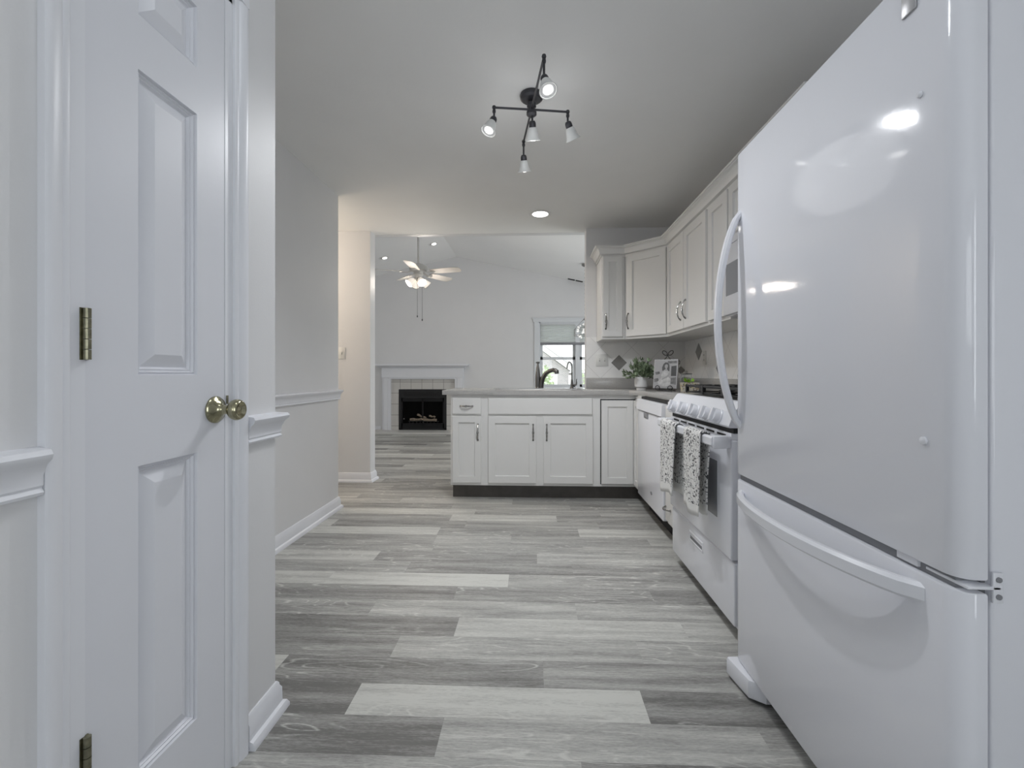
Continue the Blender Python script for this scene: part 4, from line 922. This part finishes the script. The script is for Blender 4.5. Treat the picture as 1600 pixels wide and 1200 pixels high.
for p0, p1, r_ in (((-2.25, -0.03, 0.215), (-1.98, -0.03, 0.225), 0.026), ((-2.00, -0.028, 0.215), (-1.76, -0.028, 0.21), 0.026), ((-2.12, -0.022, 0.31), (-1.96, -0.03, 0.245), 0.021), ((-1.90, -0.025, 0.285), (-1.79, -0.025, 0.265), 0.018)):
    q = MB(); p0, p1 = Vector(p0), Vector(p1); q.tube([p0+(p1-p0)*i/5+Vector((0, 0, .006*math.sin(i*2))) for i in range(6)], [r_*(0.9+0.15*math.sin(i*1.7)) for i in range(6)], 10); q.build('log', M['log'], t)
q = MB()
for i in range(9): q.tube([(-2.26+i*0.065, -0.034, 0.155), (-2.26+i*0.065, -0.034, 0.19)], 0.004, 6)
q.tube([(-2.28, -0.034, 0.19), (-1.72, -0.034, 0.19)], 0.005, 6); q.build('log_grate', M['iron'], t)
MB().lathe([(0.012, 0), (0.012, 0.01), (0, 0.012)], align((FX0+0.10, -0.05, 0.235), (0, -1, 0)), 12).build('door_knob', M['nickel'], t)

# far window with shade
t = thing('window_1', 'white living room window with half lowered shade', 'window', (0, YF, 0)); t['kind'] = 'structure'
q = MB(); cw = 0.09
q.box(WX0-cw, WX0, -0.018, 0.0, WZ0-0.1, WZ1+0.0, 0.003); q.box(WX1, WX1+cw, -0.018, 0.0, WZ0-0.1, WZ1, 0.003); q.box(WX0-cw-0.02, WX1+cw+0.02, -0.022, 0.0, WZ1, WZ1+0.075, 0.003); q.box(WX0-cw-0.04, WX1+cw+0.04, -0.032, 0.0, WZ1+0.055, WZ1+0.078, 0.003)
q.box(WX0-cw-0.02, WX1+cw+0.02, -0.045, 0.0, WZ0-0.025, WZ0, 0.003); q.box(WX0-cw, WX1+cw, -0.016, 0.0, WZ0-0.1, WZ0-0.025, 0.003)
q.box(WX0, WX0+0.02, 0, 0.11, WZ0, WZ1); q.box(WX1-0.02, WX1, 0, 0.11, WZ0, WZ1); q.box(WX0, WX1, 0, 0.11, WZ0, WZ0+0.02); q.box(WX0, WX1, 0, 0.11, WZ1-0.02, WZ1)
xm = (WX0+WX1)/2; q.box(xm-0.04, xm+0.04, 0.01, 0.11, WZ0, WZ1); q.build('window_frame', M['vinyl'], t, smooth=False)
zm = 1.338
for s0, s1 in ((WX0+0.02, xm-0.04), (xm+0.04, WX1-0.02)):
    for z0, z1, yy in ((WZ0+0.02, zm+0.02, 0.035), (zm-0.02, WZ1-0.02, 0.065)):
        q = MB(); q.box(s0, s0+0.045, yy, yy+0.03, z0, z1); q.box(s1-0.045, s1, yy, yy+0.03, z0, z1); q.box(s0, s1, yy, yy+0.03, z0, z0+0.045); q.box(s0, s1, yy, yy+0.03, z1-0.045, z1)
        o = q.build('sash', M['vinyl'], t, smooth=False)
        MB().box(s0+0.03, s1-0.03, yy+0.013, yy+0.017, z0+0.03, z1-0.03).build('pane', M['glass'], o, smooth=False)
t = thing('window_shade', 'pale cellular shade pulled halfway down the living room window', 'window shade', (0, YF, 0))
q = MB(); zt, zb = WZ1-0.045, 1.625; n_ = 24; poly = []
for i in range(n_+1): poly.append((0.010+0.006*(i % 2), zt-(zt-zb)*i/n_))
for i in range(n_, -1, -1): poly.append((0.026-0.006*(i % 2), zt-(zt-zb)*i/n_))
q.prism(poly, WX0+0.024, WX1-0.024, lambda a, b_, c: (c, a, b_)); q.build('shade_fabric', M['shade'], t, smooth=False)
MB().box(WX0+0.022, WX1-0.022, 0.004, 0.030, zt, WZ1-0.022, 0.002).build('head_rail', M['vinyl'], t)
MB().box(WX0+0.022, WX1-0.022, 0.004, 0.030, zb-0.045, zb, 0.003).build('bottom_rail', M['gask'], t)

# ceiling vent
p = slope_pt(900, 437.5, False)
t = thing('ceiling_vent', 'dark slotted air vent on the right slope of the vaulted ceiling near the far wall', 'vent', p); t.rotation_euler = (0, math.atan(SR), 0)
MB().box(-0.16, 0.14, -0.07, 0.07, -0.008, -0.0005, 0.002).build('vent_plate', M['white'], t)
MB().box(-0.145, -0.02, -0.045, 0.045, -0.010, -0.007).box(-0.005, 0.125, -0.045, 0.045, -0.010, -0.007).build('vent_slots', M['screen'], t, smooth=False)

# ceiling fan
fx, fy = -1.40, 5.42
t = thing('ceiling_fan', 'white five blade ceiling fan with lit glass shades under the vault ridge', 'ceiling fan', (fx, fy, 0))
MB().lathe([(0.07, RZ-0.012), (0.07, RZ-0.03), (0.045, RZ-0.075), (0.02, RZ-0.09)], None, 28).build('canopy', M['fan'], t)
MB().tube([(0, 0, RZ-0.08), (0, 0, 2.39)], 0.013, 14).build('downrod', M['fan'], t)
MB().lathe([(0.02, 2.405), (0.03, 2.395), (0.07, 2.385), (0.105, 2.365), (0.112, 2.34), (0.105, 2.315), (0.085, 2.305), (0.06, 2.30), (0.055, 2.275), (0.06, 2.262), (0.045, 2.245), (0.035, 2.215), (0.02, 2.205)], None, 36).build('motor_housing', M['fan'], t)
for i in range(5):
    a = math.radians(-15+72*i); R_ = Matrix.Rotation(a, 4, 'Z')
    q = MB(); q.strip([R_ @ Vector(v) for v in ((0.08, 0, 2.298), (0.13, 0, 2.286), (0.19, 0, 2.284))], (R_ @ Vector((0, 1, 0))), 0.045, 0.006)
    q.lathe([(0.03, -0.003), (0.03, 0.003)], Matrix.Translation(R_ @ Vector((0.20, 0, 2.284))), 14)
    bi = q.build('blade_iron', M['fan'], t)
    q = MB(); poly = [(0.17, -0.05), (0.20, -0.058), (0.50, -0.068), (0.545, -0.055), (0.56, -0.02), (0.56, 0.02), (0.545, 0.055), (0.50, 0.068), (0.20, 0.058), (0.17, 0.05)]
    T_ = R_ @ Matrix.Translation((0, 0, 2.292)) @ Matrix.Rotation(math.radians(-12), 4, 'X')
    q.prism(poly, -0.003, 0.003, lambda x, y, z: T_ @ Vector((x, y, z))); q.build('blade', M['fanblade'], t, smooth=False)
for i in range(4):
    a = math.radians(35+90*i); d_ = Vector((math.cos(a)*0.75, math.sin(a)*0.75, -0.66)).normalized(); p0 = Vector((math.cos(a)*0.03, math.sin(a)*0.03, 2.225))
    A = align(p0+d_*0.035, d_)
    k = MB().tube([p0, p0+d_*0.04], 0.012, 12).build('light_arm', M['fan'], t)
    MB().lathe([(0.016, 0.0), (0.026, 0.008), (0.035, 0.030), (0.040, 0.055), (0.047, 0.078), (0.050, 0.085), (0.047, 0.083), (0.038, 0.056), (0.032, 0.030), (0.0, 0.010)], A, 26, cap=False).build('glass_shade', M['bulbw'], k)
    MB().lathe([(0.0485, 0.0845), (0.053, 0.0855), (0.0535, 0.090), (0.0495, 0.090)], A, 26, cap=False).build('shade_rim', M['cangrey'], k)
    lamp('fan_bulb', 'POINT', Vector((fx, fy, 0))+p0+d_*0.125, 9.0, (1.0, 0.90, 0.80), 0.03)
for dx, dy, zb_ in ((0.0, -0.05, 1.735), (0.052, -0.02, 1.695)):
    q = MB(); q.tube([(dx, dy, 2.22), (dx, dy, zb_+0.03)], 0.0022, 6); q.lathe([(0.002, zb_+0.03), (0.007, zb_+0.02), (0.007, zb_+0.005), (0, zb_)], Matrix.Translation((dx, dy, 0)), 10); q.build('pull_chain', M['bronze'], t)

# dining pendant behind the kitchen wall edge
pp = slope_pt(914.5, 413, False); Lz0, Lz1 = 1.51, 1.90
t = thing('pendant_light', 'silver wire lantern pendant with crystals hanging on a chain by the far window', 'pendant light', (pp.x, pp.y, 0))
MB().lathe([(0.055, pp.z-0.0), (0.055, pp.z-0.02), (0.03, pp.z-0.035), (0.006, pp.z-0.04)], None, 24).build('canopy', M['nickel'], t)
q = MB(); z_ = pp.z-0.04; i = 0
while z_ > Lz1+0.01:
    ax = (1, 0) if i % 2 else (0, 1)
    q.tube([(ax[0]*0.010*math.cos(a), ax[1]*0.010*math.cos(a), z_-0.016+0.020*math.sin(a)) for a in [2*PI*k/8 for k in range(8)]], 0.003, 5, True); z_ -= 0.030; i += 1
q.build('chain', M['gask'], t)
q = MB(); rw = 0.185
for k in range(6):
    a = PI/6+PI/3*k; b_ = a+PI/3; c_, s_ = math.cos(a), math.sin(a); c2, s2 = math.cos(b_), math.sin(b_)
    q.tube([(0, 0, Lz1), (0.05*c_, 0.05*s_, Lz1-0.03), (rw*c_, rw*s_, Lz1-0.16), (rw*c_, rw*s_, Lz1-0.26)], 0.004, 6)
    q.tube([(rw*c_, rw*s_, Lz1-0.16), (rw*c2, rw*s2, Lz1-0.16)], 0.004, 6); q.tube([(rw*c_, rw*s_, Lz1-0.26), (rw*c2, rw*s2, Lz1-0.26)], 0.004, 6)
q.lathe([(0.02, Lz1+0.01), (0.03, Lz1-0.01), (0.015, Lz1-0.03)], None, 12); q.build('lantern_cage', M['nickel'], t)
q = MB(); rnd = random.Random(11)
for k in range(46):
    a = rnd.random()*2*PI; r_ = rnd.uniform(0.02, 0.145); z0 = Lz1-rnd.uniform(0.13, 0.34)*(1-0.25*r_/0.145)
    bmesh.ops.create_icosphere(q.bm, subdivisions=1, radius=rnd.uniform(0.011, 0.018), matrix=Matrix.Translation((r_*math.cos(a), r_*math.sin(a), z0)))
q.build('crystals', M['crystal'], t, smooth=False)
lamp('pendant_bulb', 'POINT', (pp.x, pp.y, Lz1-0.38), 0.3, (1, 0.92, 0.82), 0.05)

# ------------------------------------------------------------------ outside the far window
GZ = -1.3
tag(MB().box(-30, 40, 8.6, 60, GZ-0.1, GZ).build('lawn', M['grass'], smooth=False), 'green lawn outside the living room window', 'lawn')
t = thing('neighbour_house', 'brick house with white gable trim seen through the living room window', 'house', (0, 25, GZ))
HX1, EZ = 2.0, 2.55
q = MB(); q.prism([(-7, 0), (HX1, 0), (HX1, EZ), (-2.5, EZ+3.3), (-7, EZ)], 0, 8, toXZ); q.build('brick_wall', M['brick'], t, smooth=False)
q = MB(); q.prism([(HX1+0.45, EZ-0.30), (-2.5, EZ+3.31), (-2.5, EZ+3.62), (HX1+0.45, EZ+0.0)], -0.35, -0.05, toXZ); q.prism([(-7.45, EZ-0.3), (-2.5, EZ+3.31), (-2.5, EZ+3.62), (-7.45, EZ)], -0.35, -0.05, toXZ); q.build('gable_trim', M['outwhite'], t, smooth=False)
q = MB(); q.prism([(HX1+0.5, EZ-0.02), (-2.5, EZ+3.63), (-2.5, EZ+3.75), (HX1+0.5, EZ+0.12)], -0.4, 8.2, toXZ); q.prism([(-7.5, EZ-0.02), (-2.5, EZ+3.63), (-2.5, EZ+3.75), (-7.5, EZ+0.12)], -0.4, 8.2, toXZ); q.build('roof', M['roof'], t, smooth=False)
MB().box(-4.4, 1.35, -0.06, 0.02, 0, 2.35).build('garage_door', M['outwhite'], t, smooth=False)
MB().box(HX1-0.05, HX1+0.12, -0.16, -0.05, 0, EZ-0.25).build('downspout', M['outwhite'], t, smooth=False)
MB().box(HX1, HX1+3.0, 2.0, 8, 0, EZ-0.1).build('side_wing', M['brick'], t, smooth=False)
def tree(label, x, y, z0, r_, h_, seed, n_):
    t = thing('garden_tree', label, 'tree', (x, y, GZ+0.005)); rnd = random.Random(seed)
    q = MB(); q.tube([(0, 0, 0), (0.05, 0, h_*0.5), (0, 0.03, h_*0.8)], [0.06, 0.045, 0.02], 8)
    for i in range(5):
        a = rnd.random()*6.28; q.tube([(0.02, 0, h_*0.5), (math.cos(a)*r_*0.6, math.sin(a)*r_*0.6, h_*0.5+r_*rnd.uniform(0, .8))], [0.02, 0.008], 6)
    q.build('trunk', M['bark'], t)
    q = MB()
    for i in range(n_):
        v = Vector((rnd.gauss(0, 1), rnd.gauss(0, 1), rnd.gauss(0, 0.8))); v = v.normalized()*r_*rnd.random()**0.4
        leaf(q, Vector((0, 0, z0-GZ))+v, Vector((rnd.uniform(-1, 1), rnd.uniform(-1, 1), rnd.uniform(-1, .4))), 0.13, 0.08, rnd)
    q.build('leaves', M['foliage'], t, ang=80)
tree('small loose leaved tree in front of the brick house outside the window', 0.30, 14.0, 0.98, 0.36, 2.3, 2, 190)
tree('taller bushy tree seen through the right hand window pane', 2.30, 16.0, 0.8, 0.80, 2.2, 4, 500)
